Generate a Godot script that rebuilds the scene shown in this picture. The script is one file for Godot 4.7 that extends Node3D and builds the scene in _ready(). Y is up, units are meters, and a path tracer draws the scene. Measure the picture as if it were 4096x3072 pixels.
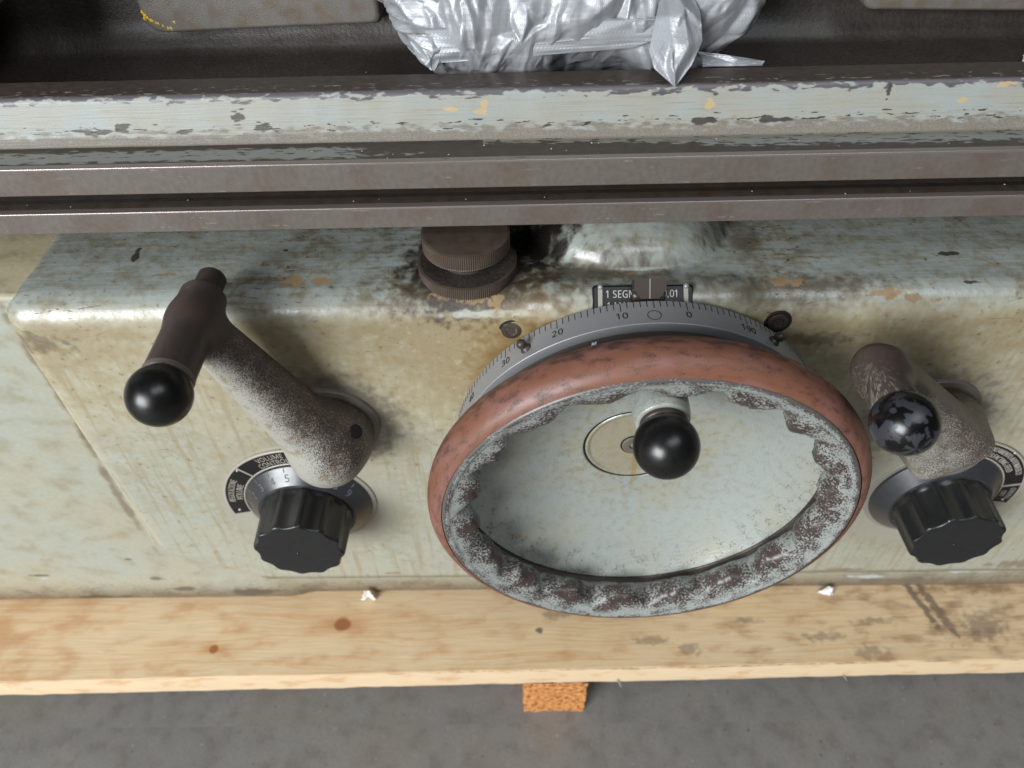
extends Node3D
# A close view down on the control panel of an old grinding machine: handwheel, two cranks, two dials,
# the slotted table above, a silver bag in the coolant trough, a pallet board and a concrete floor below.
# Units are metres; the handwheel's axis is the z axis, its front rim lies at z = 0, the panel at z = -0.0585.

const PANEL := -0.0585      # front of the painted apron
const TOP := 0.0915         # flat top of the apron
var M := {}                 # materials by name
var T := {}                 # computed images by name
var lock := Mutex.new()

# ------------------------------------------------------------------ mesh helpers

class MB:
	var v := PackedVector3Array()
	var n := PackedVector3Array()
	var t := PackedVector2Array()
	var ix := PackedInt32Array()

	# rows x cols points; the normals face `out` (or away from the centre), `wrap` joins first and last column
	func grid(p: PackedVector3Array, uv: PackedVector2Array, rows: int, cols: int, out = null, wrap := false) -> void:
		var nn := PackedVector3Array()
		nn.resize(p.size())
		var tri := PackedInt32Array()
		for i in rows - 1:
			for j in cols - 1:
				var a := i * cols + j
				var b := a + 1
				var c := a + cols + 1
				var d := a + cols
				var f1 := (p[c] - p[a]).cross(p[b] - p[a])
				var f2 := (p[d] - p[a]).cross(p[c] - p[a])
				nn[a] += f1 + f2
				nn[b] += f1
				nn[c] += f1 + f2
				nn[d] += f2
				tri.append_array([a, b, c, a, c, d])
		if wrap:
			for i in rows:
				var s := nn[i * cols] + nn[i * cols + cols - 1]
				nn[i * cols] = s
				nn[i * cols + cols - 1] = s
		for e in [0, rows - 1]:
			if p[e * cols].distance_to(p[e * cols + cols / 2]) < 1e-7:   # a pole
				var s := Vector3.ZERO
				for j in cols: s += nn[e * cols + j]
				for j in cols: nn[e * cols + j] = s
		var sum := 0.0
		if out is Vector3:
			for k in nn.size(): sum += nn[k].dot(out)
		else:
			var mid := Vector3.ZERO
			for q in p: mid += q
			mid /= p.size()
			for k in nn.size(): sum += nn[k].dot(p[k] - mid)
		var base := v.size()
		if sum < 0.0:
			for k in nn.size(): nn[k] = -nn[k]
			for k in range(0, tri.size(), 3):
				var x := tri[k + 1]
				tri[k + 1] = tri[k + 2]
				tri[k + 2] = x
		for k in nn.size():
			nn[k] = nn[k].normalized() if nn[k].length_squared() > 1e-30 else Vector3.UP
		for k in tri.size(): tri[k] += base
		v.append_array(p); n.append_array(nn); t.append_array(uv); ix.append_array(tri)

	# a profile of (radius, height) turned round the z axis of xf
	func lathe(pr: PackedVector2Array, xf := Transform3D(), seg := 48, a0 := 0.0, a1 := TAU, out = null) -> void:
		var p := PackedVector3Array()
		var uv := PackedVector2Array()
		var s := 0.0
		var total := 0.0
		for i in range(1, pr.size()): total += pr[i].distance_to(pr[i - 1])
		for i in pr.size():
			if i: s += pr[i].distance_to(pr[i - 1])
			for j in seg + 1:
				var a := lerpf(a0, a1, float(j) / seg)
				p.append(xf * Vector3(pr[i].x * cos(a), pr[i].x * sin(a), pr[i].y))
				uv.append(Vector2(float(j) / seg, s / total))
		grid(p, uv, pr.size(), seg + 1, out, absf(a1 - a0 - TAU) < 0.001)

	# a box with chamfered edges
	func box(size: Vector3, xf := Transform3D(), c := 0.0006) -> void:
		var h := size / 2
		c = minf(c, minf(h.x, minf(h.y, h.z)) * 0.5)
		var pr := PackedVector3Array()
		var k := [[-1, -1], [1, -1], [1, 1], [-1, 1]]
		var lay := [[-h.z, c], [-h.z + c, 0.0], [h.z - c, 0.0], [h.z, c]]
		var uv := PackedVector2Array()
		for l in lay:
			for q in 9:
				var corner: Array = k[(q / 2) % 4]
				var x: float = corner[0] * (h.x - l[1])
				var y: float = corner[1] * (h.y - l[1])
				var along_x: bool = (q % 2 == 1) != ((q / 2) % 2 == 1)
				if along_x: x -= corner[0] * c
				else: y -= corner[1] * c
				pr.append(xf * Vector3(x, y, l[0]))
				uv.append(Vector2(x / size.x + 0.5, y / size.y + 0.5))
		flat(pr, uv, 4, 9, xf.origin)
		for l in [0, 3]:
			var poly := PackedVector3Array()
			var pu := PackedVector2Array()
			for q in 8:
				poly.append(pr[l * 9 + q]); pu.append(uv[l * 9 + q])
			fan(poly, pu, (xf.basis.z * (1 if l == 3 else -1)))

	func flat(p: PackedVector3Array, uv: PackedVector2Array, rows: int, cols: int, mid: Vector3) -> void:
		for i in rows - 1:
			for j in cols - 1:
				var a := i * cols + j
				quad(p[a], p[a + 1], p[a + cols + 1], p[a + cols], (p[a] + p[a + 1] + p[a + cols + 1] + p[a + cols]) / 4 - mid, uv[a], uv[a + 1], uv[a + cols + 1], uv[a + cols])

	func quad(a: Vector3, b: Vector3, c: Vector3, d: Vector3, out: Vector3, ua := Vector2(0, 0), ub := Vector2(1, 0), uc := Vector2(1, 1), ud := Vector2(0, 1)) -> void:
		var f := (c - a).cross(b - a) + (d - a).cross(c - a)
		if f.length_squared() < 1e-24: return
		var base := v.size()
		v.append_array([a, b, c, d]); t.append_array([ua, ub, uc, ud])
		if f.dot(out) < 0:
			f = -f
			ix.append_array([base, base + 2, base + 1, base, base + 3, base + 2])
		else:
			ix.append_array([base, base + 1, base + 2, base, base + 2, base + 3])
		f = f.normalized()
		n.append_array([f, f, f, f])

	func fan(poly: PackedVector3Array, pu: PackedVector2Array, out: Vector3) -> void:
		for q in range(1, poly.size() - 1):
			var f := (poly[q + 1] - poly[0]).cross(poly[q] - poly[0])
			var base := v.size()
			v.append_array([poly[0], poly[q], poly[q + 1]]); t.append_array([pu[0], pu[q], pu[q + 1]])
			if f.dot(out) < 0:
				f = -f
				ix.append_array([base, base + 2, base + 1])
			else:
				ix.append_array([base, base + 1, base + 2])
			f = f.normalized()
			n.append_array([f, f, f])

	func mesh() -> ArrayMesh:
		var a := []
		a.resize(Mesh.ARRAY_MAX)
		a[Mesh.ARRAY_VERTEX] = v; a[Mesh.ARRAY_NORMAL] = n; a[Mesh.ARRAY_TEX_UV] = t; a[Mesh.ARRAY_INDEX] = ix
		var m := ArrayMesh.new()
		m.add_surface_from_arrays(Mesh.PRIMITIVE_TRIANGLES, a)
		return m


# corners of a polyline rounded with arcs
func rp(pts: Array, r, seg := 5) -> PackedVector2Array:
	var out := PackedVector2Array()
	for i in pts.size():
		var p: Vector2 = pts[i]
		var rr: float = r[i] if r is Array else r
		if i == 0 or i == pts.size() - 1 or rr <= 0.0:
			out.append(p)
			continue
		var a: Vector2 = pts[i - 1] - p
		var b: Vector2 = pts[i + 1] - p
		var half: float = absf(a.angle_to(b)) / 2
		var cut: float = minf(rr / tan(half), minf(a.length(), b.length()) * 0.48)
		var real: float = cut * tan(half)
		var c: Vector2 = p + (a.normalized() + b.normalized()).normalized() * (real / sin(half))
		var s: Vector2 = p + a.normalized() * cut - c
		var e: Vector2 = p + b.normalized() * cut - c
		var turn: float = s.angle_to(e)
		for k in seg + 1:
			out.append(c + s.rotated(turn * k / seg))
	return out


func densify(p: PackedVector2Array, step: float) -> PackedVector2Array:
	var out := PackedVector2Array([p[0]])
	for i in range(1, p.size()):
		var k := maxi(1, ceili(p[i].distance_to(p[i - 1]) / step))
		for j in k: out.append(p[i - 1].lerp(p[i], float(j + 1) / k))
	return out


func part(called: String, mb, mat: Material, parent: Node3D, at := Vector3.ZERO) -> MeshInstance3D:
	var o := MeshInstance3D.new()
	o.name = called
	o.mesh = mb.mesh() if mb is MB else mb
	o.material_override = mat
	parent.add_child(o, true)
	o.position = at
	return o


func tag(o: Node, label: String, category := "", group := "", kind := "") -> void:
	o.set_meta("label", label)
	if category: o.set_meta("category", category)
	if group: o.set_meta("group", group)
	if kind: o.set_meta("kind", kind)


func thing(called: String, label: String, category: String, at := Vector3.ZERO, group := "") -> Node3D:
	var o := Node3D.new()
	o.name = called
	add_child(o, true)
	o.position = at
	tag(o, label, category, group)
	return o


# a frame whose z axis points along `dir`
func along(at: Vector3, dir: Vector3, up := Vector3.UP) -> Transform3D:
	var z := dir.normalized()
	if absf(z.dot(up)) > 0.99: up = Vector3.BACK if absf(z.z) < 0.9 else Vector3.UP
	var x := up.cross(z).normalized()
	return Transform3D(Basis(x, z.cross(x), z), at)


# raised lettering: each point (x, y, depth) of the text is placed by `place`
func letters(mb: MB, text: String, high: float, place: Callable, thick := 0.00025, bold := false, squeeze := 1.0, mono := false) -> void:
	var f := SystemFont.new()
	f.font_names = PackedStringArray(["Droid Sans Mono" if mono else "Droid Sans"])
	if bold: f.font_weight = 700
	var tm := TextMesh.new()
	tm.font = f
	tm.text = text
	tm.font_size = 32
	tm.pixel_size = high / 23.0        # capitals stand about 0.71 of the font size
	tm.depth = thick
	tm.curve_step = 2.0
	var a := tm.get_mesh_arrays()
	var p: PackedVector3Array = a[Mesh.ARRAY_VERTEX]
	var idx = a[Mesh.ARRAY_INDEX]
	if idx == null: idx = PackedInt32Array(range(p.size()))
	for k in range(0, idx.size(), 3):
		var q := [p[idx[k]], p[idx[k + 1]], p[idx[k + 2]]]
		for i in 3: q[i] = place.call(Vector3(q[i].x * squeeze, q[i].y, q[i].z))
		var nn: Vector3 = (q[2] - q[0]).cross(q[1] - q[0])
		if nn.length_squared() < 1e-26: continue
		nn = nn.normalized()
		var b := mb.v.size()
		mb.v.append_array(q); mb.n.append_array([nn, nn, nn]); mb.t.append_array([Vector2.ZERO, Vector2.ZERO, Vector2.ZERO])
		mb.ix.append_array([b, b + 1, b + 2])


# ------------------------------------------------------------------ computed textures

func nz(sd: int, w: int, h: int, fx: float, fy: float, oct := 4, ridged := false, cell := false) -> PackedByteArray:
	var f := maxf(fx / w, fy / h)
	var gw := clampi(roundi(fx / f), 4, w)
	var gh := clampi(roundi(fy / f), 4, h)
	var no := FastNoiseLite.new()
	no.seed = sd
	no.noise_type = FastNoiseLite.TYPE_CELLULAR if cell else FastNoiseLite.TYPE_SIMPLEX_SMOOTH
	no.frequency = f
	no.fractal_type = FastNoiseLite.FRACTAL_RIDGED if ridged else FastNoiseLite.FRACTAL_FBM
	no.fractal_octaves = oct
	if cell: no.cellular_return_type = FastNoiseLite.RETURN_DISTANCE2_SUB
	var im := no.get_image(gw, gh, false, false, true)
	if gw != w or gh != h: im.resize(w, h, Image.INTERPOLATE_CUBIC)
	if im.get_format() != Image.FORMAT_L8: im.convert(Image.FORMAT_L8)
	return im.get_data()


class Cv:      # a colour, a height and a roughness picture
	var w: int
	var h: int
	var c := PackedByteArray()
	var b := PackedByteArray()
	var r := PackedByteArray()
	func _init(ww: int, hh: int) -> void:
		w = ww; h = hh
		c.resize(w * h * 3); b.resize(w * h); r.resize(w * h)
	func put(i: int, q: Vector3, hh: float, rr: float) -> void:
		c[i * 3] = clampi(int(q.x * 255.0), 0, 255); c[i * 3 + 1] = clampi(int(q.y * 255.0), 0, 255); c[i * 3 + 2] = clampi(int(q.z * 255.0), 0, 255)
		b[i] = clampi(int(hh * 255.0), 0, 255); r[i] = clampi(int(rr * 255.0), 0, 255)
	# a patch with a ragged outline: centre and radii in pixels
	func blob(cx: float, cy: float, rx: float, ry: float, q: Vector3, nb: PackedByteArray, rag := 1.2, soft := 0.12, much := 1.0, dh := 0.0, rr := -1.0, ang := 0.0) -> void:
		var big := maxf(rx, ry) * 1.9
		var ca := cos(ang)
		var sa := sin(ang)
		for y in range(maxi(0, int(cy - big)), mini(h, int(cy + big) + 1)):
			for x in range(maxi(0, int(cx - big)), mini(w, int(cx + big) + 1)):
				var ax := (x - cx) * ca + (y - cy) * sa
				var ay := (y - cy) * ca - (x - cx) * sa
				var i := y * w + x
				var d := sqrt(ax * ax / (rx * rx) + ay * ay / (ry * ry)) + (nb[i] / 255.0 - 0.5) * rag
				var k := (1.0 - smoothstep(1.0 - soft, 1.0 + soft, d)) * much
				if k > 0.003:
					c[i * 3] = int(lerpf(c[i * 3], q.x * 255.0, k)); c[i * 3 + 1] = int(lerpf(c[i * 3 + 1], q.y * 255.0, k)); c[i * 3 + 2] = int(lerpf(c[i * 3 + 2], q.z * 255.0, k))
					b[i] = clampi(int(b[i] + dh * 255.0 * k), 0, 255)
					if rr >= 0.0: r[i] = int(lerpf(r[i], rr * 255.0, k))
	func images() -> Dictionary:
		return {"c": Image.create_from_data(w, h, false, Image.FORMAT_RGB8, c), "b": Image.create_from_data(w, h, false, Image.FORMAT_L8, b), "r": Image.create_from_data(w, h, false, Image.FORMAT_L8, r)}


func keep(called: String, cv: Cv) -> void:
	var d := cv.images()
	lock.lock()
	T[called] = d
	lock.unlock()


# apron paint: u runs along x from -0.32 to 0.40, v along the outline from the back of the top, over the rounded edge, down the front
const AX0 := -0.32
const AX1 := 0.40
const AFIL := 0.014
const ATOP := 0.0775
const ALEN := ATOP + AFIL * PI / 2 + (TOP - AFIL + 0.156)

func s_front(y: float) -> float: return ATOP + AFIL * PI / 2 + (TOP - AFIL - y)
func s_top(z: float) -> float: return z - (PANEL - AFIL - ATOP)

func tex_apron() -> void:
	var w := 2048
	var h := 948
	var cv := Cv.new(w, h)
	var big := nz(1, w, h, 7, 4, 5)
	var mid := nz(2, w, h, 40, 26, 5)
	var fine := nz(3, w, h, 500, 230, 3)
	var streak := nz(4, w, h, 150, 4, 4)
	var lay := nz(5, w, h, 14, 110, 5)
	var crack := nz(6, w, h, 22, 26, 5, true)
	var spots := nz(7, w, h, 130, 60, 3)
	var peel := nz(8, w, h, 260, 110, 3)
	var top_c := Vector3(0.60, 0.62, 0.60)
	var beige := Vector3(0.675, 0.65, 0.565)
	var green := Vector3(0.655, 0.658, 0.605)
	var ochre := Vector3(0.50, 0.405, 0.245)
	var brown := Vector3(0.27, 0.225, 0.175)
	for y in h:
		var s := ALEN * y / h
		var fy := TOP - AFIL - (s - ATOP - AFIL * PI / 2)      # height on the front face
		var on_top := 1.0 - smoothstep(ATOP + 0.004, ATOP + 0.024, s)
		var low := smoothstep(0.05, -0.09, fy)
		for x in w:
			var i := y * w + x
			var px := AX0 + (AX1 - AX0) * x / w
			var b := big[i] / 255.0
			var m := mid[i] / 255.0
			var f := fine[i] / 255.0
			var st := streak[i] / 255.0
			var sg := spots[i] / 255.0
			m = 0.46 * m + 0.30 * sg + 0.24 * f
			var q := beige.lerp(green, clampf(low + (b - 0.5) * 1.4, 0.0, 1.0))
			q = q.lerp(top_c, on_top)
			# dirt that has run down the front, thicker near the wheel and under the rounded edge
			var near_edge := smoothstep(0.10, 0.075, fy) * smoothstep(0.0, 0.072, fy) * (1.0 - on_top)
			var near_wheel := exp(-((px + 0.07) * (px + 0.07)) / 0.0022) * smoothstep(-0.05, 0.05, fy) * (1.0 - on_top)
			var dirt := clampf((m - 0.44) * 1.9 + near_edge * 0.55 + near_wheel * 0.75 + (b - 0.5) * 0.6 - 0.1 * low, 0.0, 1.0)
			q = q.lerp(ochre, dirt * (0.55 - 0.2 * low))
			q = q.lerp(Vector3(0.60, 0.545, 0.43), (1.0 - on_top) * smoothstep(0.50, 0.86, st) * 0.6)
			q = q.lerp(Vector3(0.70, 0.71, 0.67), (1.0 - on_top) * smoothstep(0.58, 0.2, st) * smoothstep(0.45, 0.2, m) * 0.7)
			# on the top face: thin streaks, grey-green dirt
			var ly := lay[i] / 255.0
			q = q.lerp(Vector3(0.44, 0.42, 0.345), on_top * smoothstep(0.38, 0.80, m * 0.75 + ly * 0.25) * 0.55)
			q = q.lerp(brown, on_top * smoothstep(0.44, 0.72, ly * 0.3 + m * 0.75) * (smoothstep(0.45, 0.8, b) * 0.35 + 0.6 * exp(-pow((px + 0.09) / 0.04, 2.0))))
			var hgt := 0.55 + (peel[i] / 255.0 - 0.5) * 0.12 + (mid[i] / 255.0 - 0.5) * 0.5 + (ly - 0.5) * 0.25 * on_top + (sg - 0.5) * 0.2
			var ck := smoothstep(0.83, 0.93, crack[i] / 255.0) * smoothstep(0.42, 0.62, b + (m - 0.5) * 0.4) * (0.3 + 0.7 * on_top)
			q = q.lerp(Vector3(0.20, 0.17, 0.13), ck * 0.85)
			hgt -= ck * 0.35
			var sp := smoothstep(0.80, 0.88, sg)
			q = q.lerp(brown, sp * 0.35)
			q = q.lerp(brown, smoothstep(-0.149, -0.1545, fy) * 0.5)  # shading line painted in along the bottom edge
			q *= 0.955 + 0.09 * f
			cv.put(i, q, hgt, 0.27 + 0.26 * dirt + 0.07 * (1.0 - on_top) + (f - 0.5) * 0.1 + ck * 0.2)
	var X := func(px: float) -> float: return (px - AX0) / (AX1 - AX0) * w
	var Y := func(s: float) -> float: return s / ALEN * h
	var rag := nz(9, w, h, 90, 42, 4)
	var filler := Vector3(0.575, 0.465, 0.325)
	var grease_and_shade := Vector3(0.10, 0.085, 0.07)
	var k := w / (AX1 - AX0)      # pixels a metre
	# thick grease round the knurled knob, and along the foot of the shaft cover
	cv.blob(X.call(-0.0853), Y.call(s_top(-0.0845)), 0.0285 * k, 0.0265 * k, grease_and_shade, rag, 0.75, 0.3, 0.92, 0.0, 0.5)
	cv.blob(X.call(-0.083), Y.call(s_top(-0.066)), 0.036 * k, 0.010 * k, Vector3(0.27, 0.215, 0.145), rag, 1.6, 0.8, 0.7)
	cv.blob(X.call(-0.03), Y.call(s_top(-0.078)), 0.032 * k, 0.008 * k, Vector3(0.22, 0.18, 0.13), rag, 1.7, 0.8, 0.7)
	cv.blob(X.call(0.055), Y.call(s_top(-0.066)), 0.04 * k, 0.007 * k, Vector3(0.26, 0.22, 0.165), rag, 1.7, 0.9, 0.5)
	cv.blob(X.call(-0.055), Y.call(s_top(-0.10)), 0.018 * k, 0.014 * k, grease_and_shade, rag, 1.2, 0.4, 0.95)  # shadow between knob and cover, painted in with the greasy dirt
	cv.blob(X.call(0.052), Y.call(s_top(-0.105)), 0.006 * k, 0.018 * k, Vector3(0.34, 0.31, 0.26), rag, 1.2, 0.8, 0.5)
	cv.blob(X.call(0.075), Y.call(s_top(-0.069)), 0.03 * k, 0.004 * k, brown, rag, 2.4, 0.8, 0.35)
	cv.blob(X.call(0.08), Y.call(s_front(0.066)), 0.02 * k, 0.003 * k, brown, rag, 2.4, 0.6, 0.45)
	# filler showing where the paint has flaked away
	for c in [[-0.163, -0.0768, 0.0095, 0.0036], [0.0619, -0.0706, 0.0075, 0.0028], [0.110, -0.0645, 0.007, 0.0018], [0.122, -0.0615, 0.009, 0.0016], [-0.085, -0.0635, 0.014, 0.0030], [-0.004, -0.0765, 0.008, 0.0013], [-0.231, -0.0825, 0.004, 0.0011], [-0.262, -0.108, 0.004, 0.0014]]:
		cv.blob(X.call(c[0]), Y.call(s_top(c[1])), c[2] * k, c[3] * k, filler * (0.85 + 0.3 * fposmod(c[0] * 977.0, 1.0)), rag, 2.9, 0.16, 0.8, -0.16, 0.75)
	for c in [[-0.094, -0.0605, 0.010, 0.003], [0.148, -0.091, 0.005, 0.0010], [0.149, -0.069, 0.003, 0.0009], [-0.1767, -0.1007, 0.0015, 0.0011], [-0.25, -0.098, 0.0012, 0.005]]:
		cv.blob(X.call(c[0]), Y.call(s_top(c[1])), c[2] * k, c[3] * k, Vector3(0.17, 0.145, 0.12), rag, 3.0, 0.3, 0.8, -0.16, 0.55)
	# paler lip by the left screw
	cv.blob(X.call(-0.075), Y.call(s_front(0.0835)), 0.022 * k, 0.002 * k, Vector3(0.72, 0.73, 0.70), rag, 1.3, 0.3, 0.8, 0.1)
	# front face: oil runs, grease round the shafts, chips at the left edge and the bottom
	cv.blob(X.call(-0.060), Y.call(s_front(0.052)), 0.020 * k, 0.026 * k, Vector3(0.455, 0.345, 0.165), rag, 1.4, 0.8, 0.8)
	cv.blob(X.call(-0.0590), Y.call(s_front(0.030)), 0.0025 * k, 0.022 * k, Vector3(0.45, 0.32, 0.13), rag, 1.2, 0.5, 0.5)
	cv.blob(X.call(-0.067), Y.call(s_front(0.036)), 0.0016 * k, 0.014 * k, Vector3(0.45, 0.32, 0.13), rag, 1.2, 0.5, 0.5)
	cv.blob(X.call(-0.1605), Y.call(s_front(0.0115)), 0.034 * k, 0.032 * k, Vector3(0.37, 0.355, 0.315), rag, 0.8, 0.3, 0.6)
	cv.blob(X.call(0.157), Y.call(s_front(0.0105)), 0.030 * k, 0.028 * k, Vector3(0.40, 0.385, 0.34), rag, 0.9, 0.3, 0.6)
	for c in [[-0.188, 0.62], [0.188, 0.62]]:
		cv.blob(X.call(c[0]), Y.call(s_front(-0.062)), 0.057 * k, 0.057 * k, Vector3(0.56, 0.51, 0.41), rag, 0.6, 0.25, 0.5)
		cv.blob(X.call(c[0]), Y.call(s_front(-0.062)), 0.0535 * k, 0.0535 * k, Vector3(0.66, 0.655, 0.61), rag, 0.3, 0.12, 0.6, 0.04)
	cv.blob(X.call(-0.3), Y.call(s_front(0.07)), 0.02 * k, 0.005 * k, brown, rag, 2.4, 0.6, 0.42)
	for c in [[-0.3025, 0.045, 0.0013, 0.010], [-0.3025, 0.005, 0.0011, 0.012], [-0.303, -0.05, 0.0011, 0.010], [-0.30, -0.105, 0.001, 0.006]]:
		cv.blob(X.call(c[0]), Y.call(s_front(c[1])), c[2] * k, c[3] * k, filler, rag, 1.3, 0.2, 0.9, -0.1)
	for c in [[-0.24, -0.152, 0.01, 0.0015], [-0.15, -0.148, 0.008, 0.001], [0.16, -0.150, 0.012, 0.0015], [0.10, -0.146, 0.003, 0.0025], [0.28, -0.145, 0.02, 0.004]]:
		cv.blob(X.call(c[0]), Y.call(s_front(c[1])), c[2] * k, c[3] * k, Vector3(0.50, 0.44, 0.36), rag, 1.6, 0.3, 0.7)
	keep("apron", cv)


# bed paint: u along x from -0.6 to 0.5, v from y = 0.16 down to -0.2
func tex_bed() -> void:
	var w := 1024
	var h := 400
	var cv := Cv.new(w, h)
	var big := nz(11, w, h, 9, 3, 5)
	var mid := nz(12, w, h, 50, 18, 5)
	var fine := nz(13, w, h, 300, 110, 3)
	var rag := nz(14, w, h, 60, 22, 4)
	for y in h:
		var fy := 0.16 - 0.36 * y / h
		for x in w:
			var i := y * w + x
			var b := big[i] / 255.0
			var m := mid[i] / 255.0
			var q := Vector3(0.645, 0.65, 0.60).lerp(Vector3(0.655, 0.635, 0.56), clampf((b - 0.5) * 2.2 + 0.5, 0, 1))
			q = q.lerp(Vector3(0.74, 0.69, 0.565), smoothstep(0.0965, 0.1, fy) * 0.85)  # light falling on the ledge painted in as a paler tone
			m = m * 0.5 + 0.3 * fine[i] / 255.0 + 0.2 * rag[i] / 255.0
			q = q.lerp(Vector3(0.54, 0.49, 0.385), smoothstep(0.46, 0.76, m) * 0.5)
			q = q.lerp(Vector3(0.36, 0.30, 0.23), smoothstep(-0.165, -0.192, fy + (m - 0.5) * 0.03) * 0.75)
			q *= 0.96 + 0.08 * fine[i] / 255.0
			cv.put(i, q, 0.5 + (m - 0.5) * 0.5 + (fine[i] / 255.0 - 0.5) * 0.2, 0.5)
	var k := w / 1.1
	for c in [[-0.40, -0.155, 0.006, 0.0016, 0.3], [-0.318, -0.161, 0.005, 0.003, 0.4], [-0.305, -0.176, 0.012, 0.003, 0.36], [-0.255, -0.181, 0.013, 0.005, 0.34], [-0.21, -0.187, 0.012, 0.004, 0.4], [-0.33, -0.135, 0.003, 0.002, 0.35], [-0.37, -0.187, 0.02, 0.003, 0.3], [0.22, -0.182, 0.03, 0.004, 0.45], [0.12, -0.187, 0.02, 0.003, 0.3]]:
		cv.blob((c[0] + 0.6) * k, (0.16 - c[1]) / 0.36 * h, c[2] * k, c[3] * k, Vector3(c[4], c[4] * 0.9, c[4] * 0.78), rag, 1.5, 0.3, 0.8, -0.2)
	for c in [[-0.306, 0.03, 0.0022, 0.06], [-0.307, -0.06, 0.0022, 0.05]]:  # shade beside the apron's left edge, painted along the seam
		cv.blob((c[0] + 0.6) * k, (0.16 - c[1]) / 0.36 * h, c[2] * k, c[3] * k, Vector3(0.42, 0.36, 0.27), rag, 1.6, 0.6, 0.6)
	for c in [[0.26, -0.168, 0.022, 0.004], [0.19, -0.176, 0.014, 0.002], [-0.397, -0.159, 0.004, 0.002]]:
		cv.blob((c[0] + 0.6) * k, (0.16 - c[1]) / 0.36 * h, c[2] * k, c[3] * k, Vector3(0.72, 0.76, 0.76), rag, 1.9, 0.25, 0.9, 0.1)
	keep("bed", cv)


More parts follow.
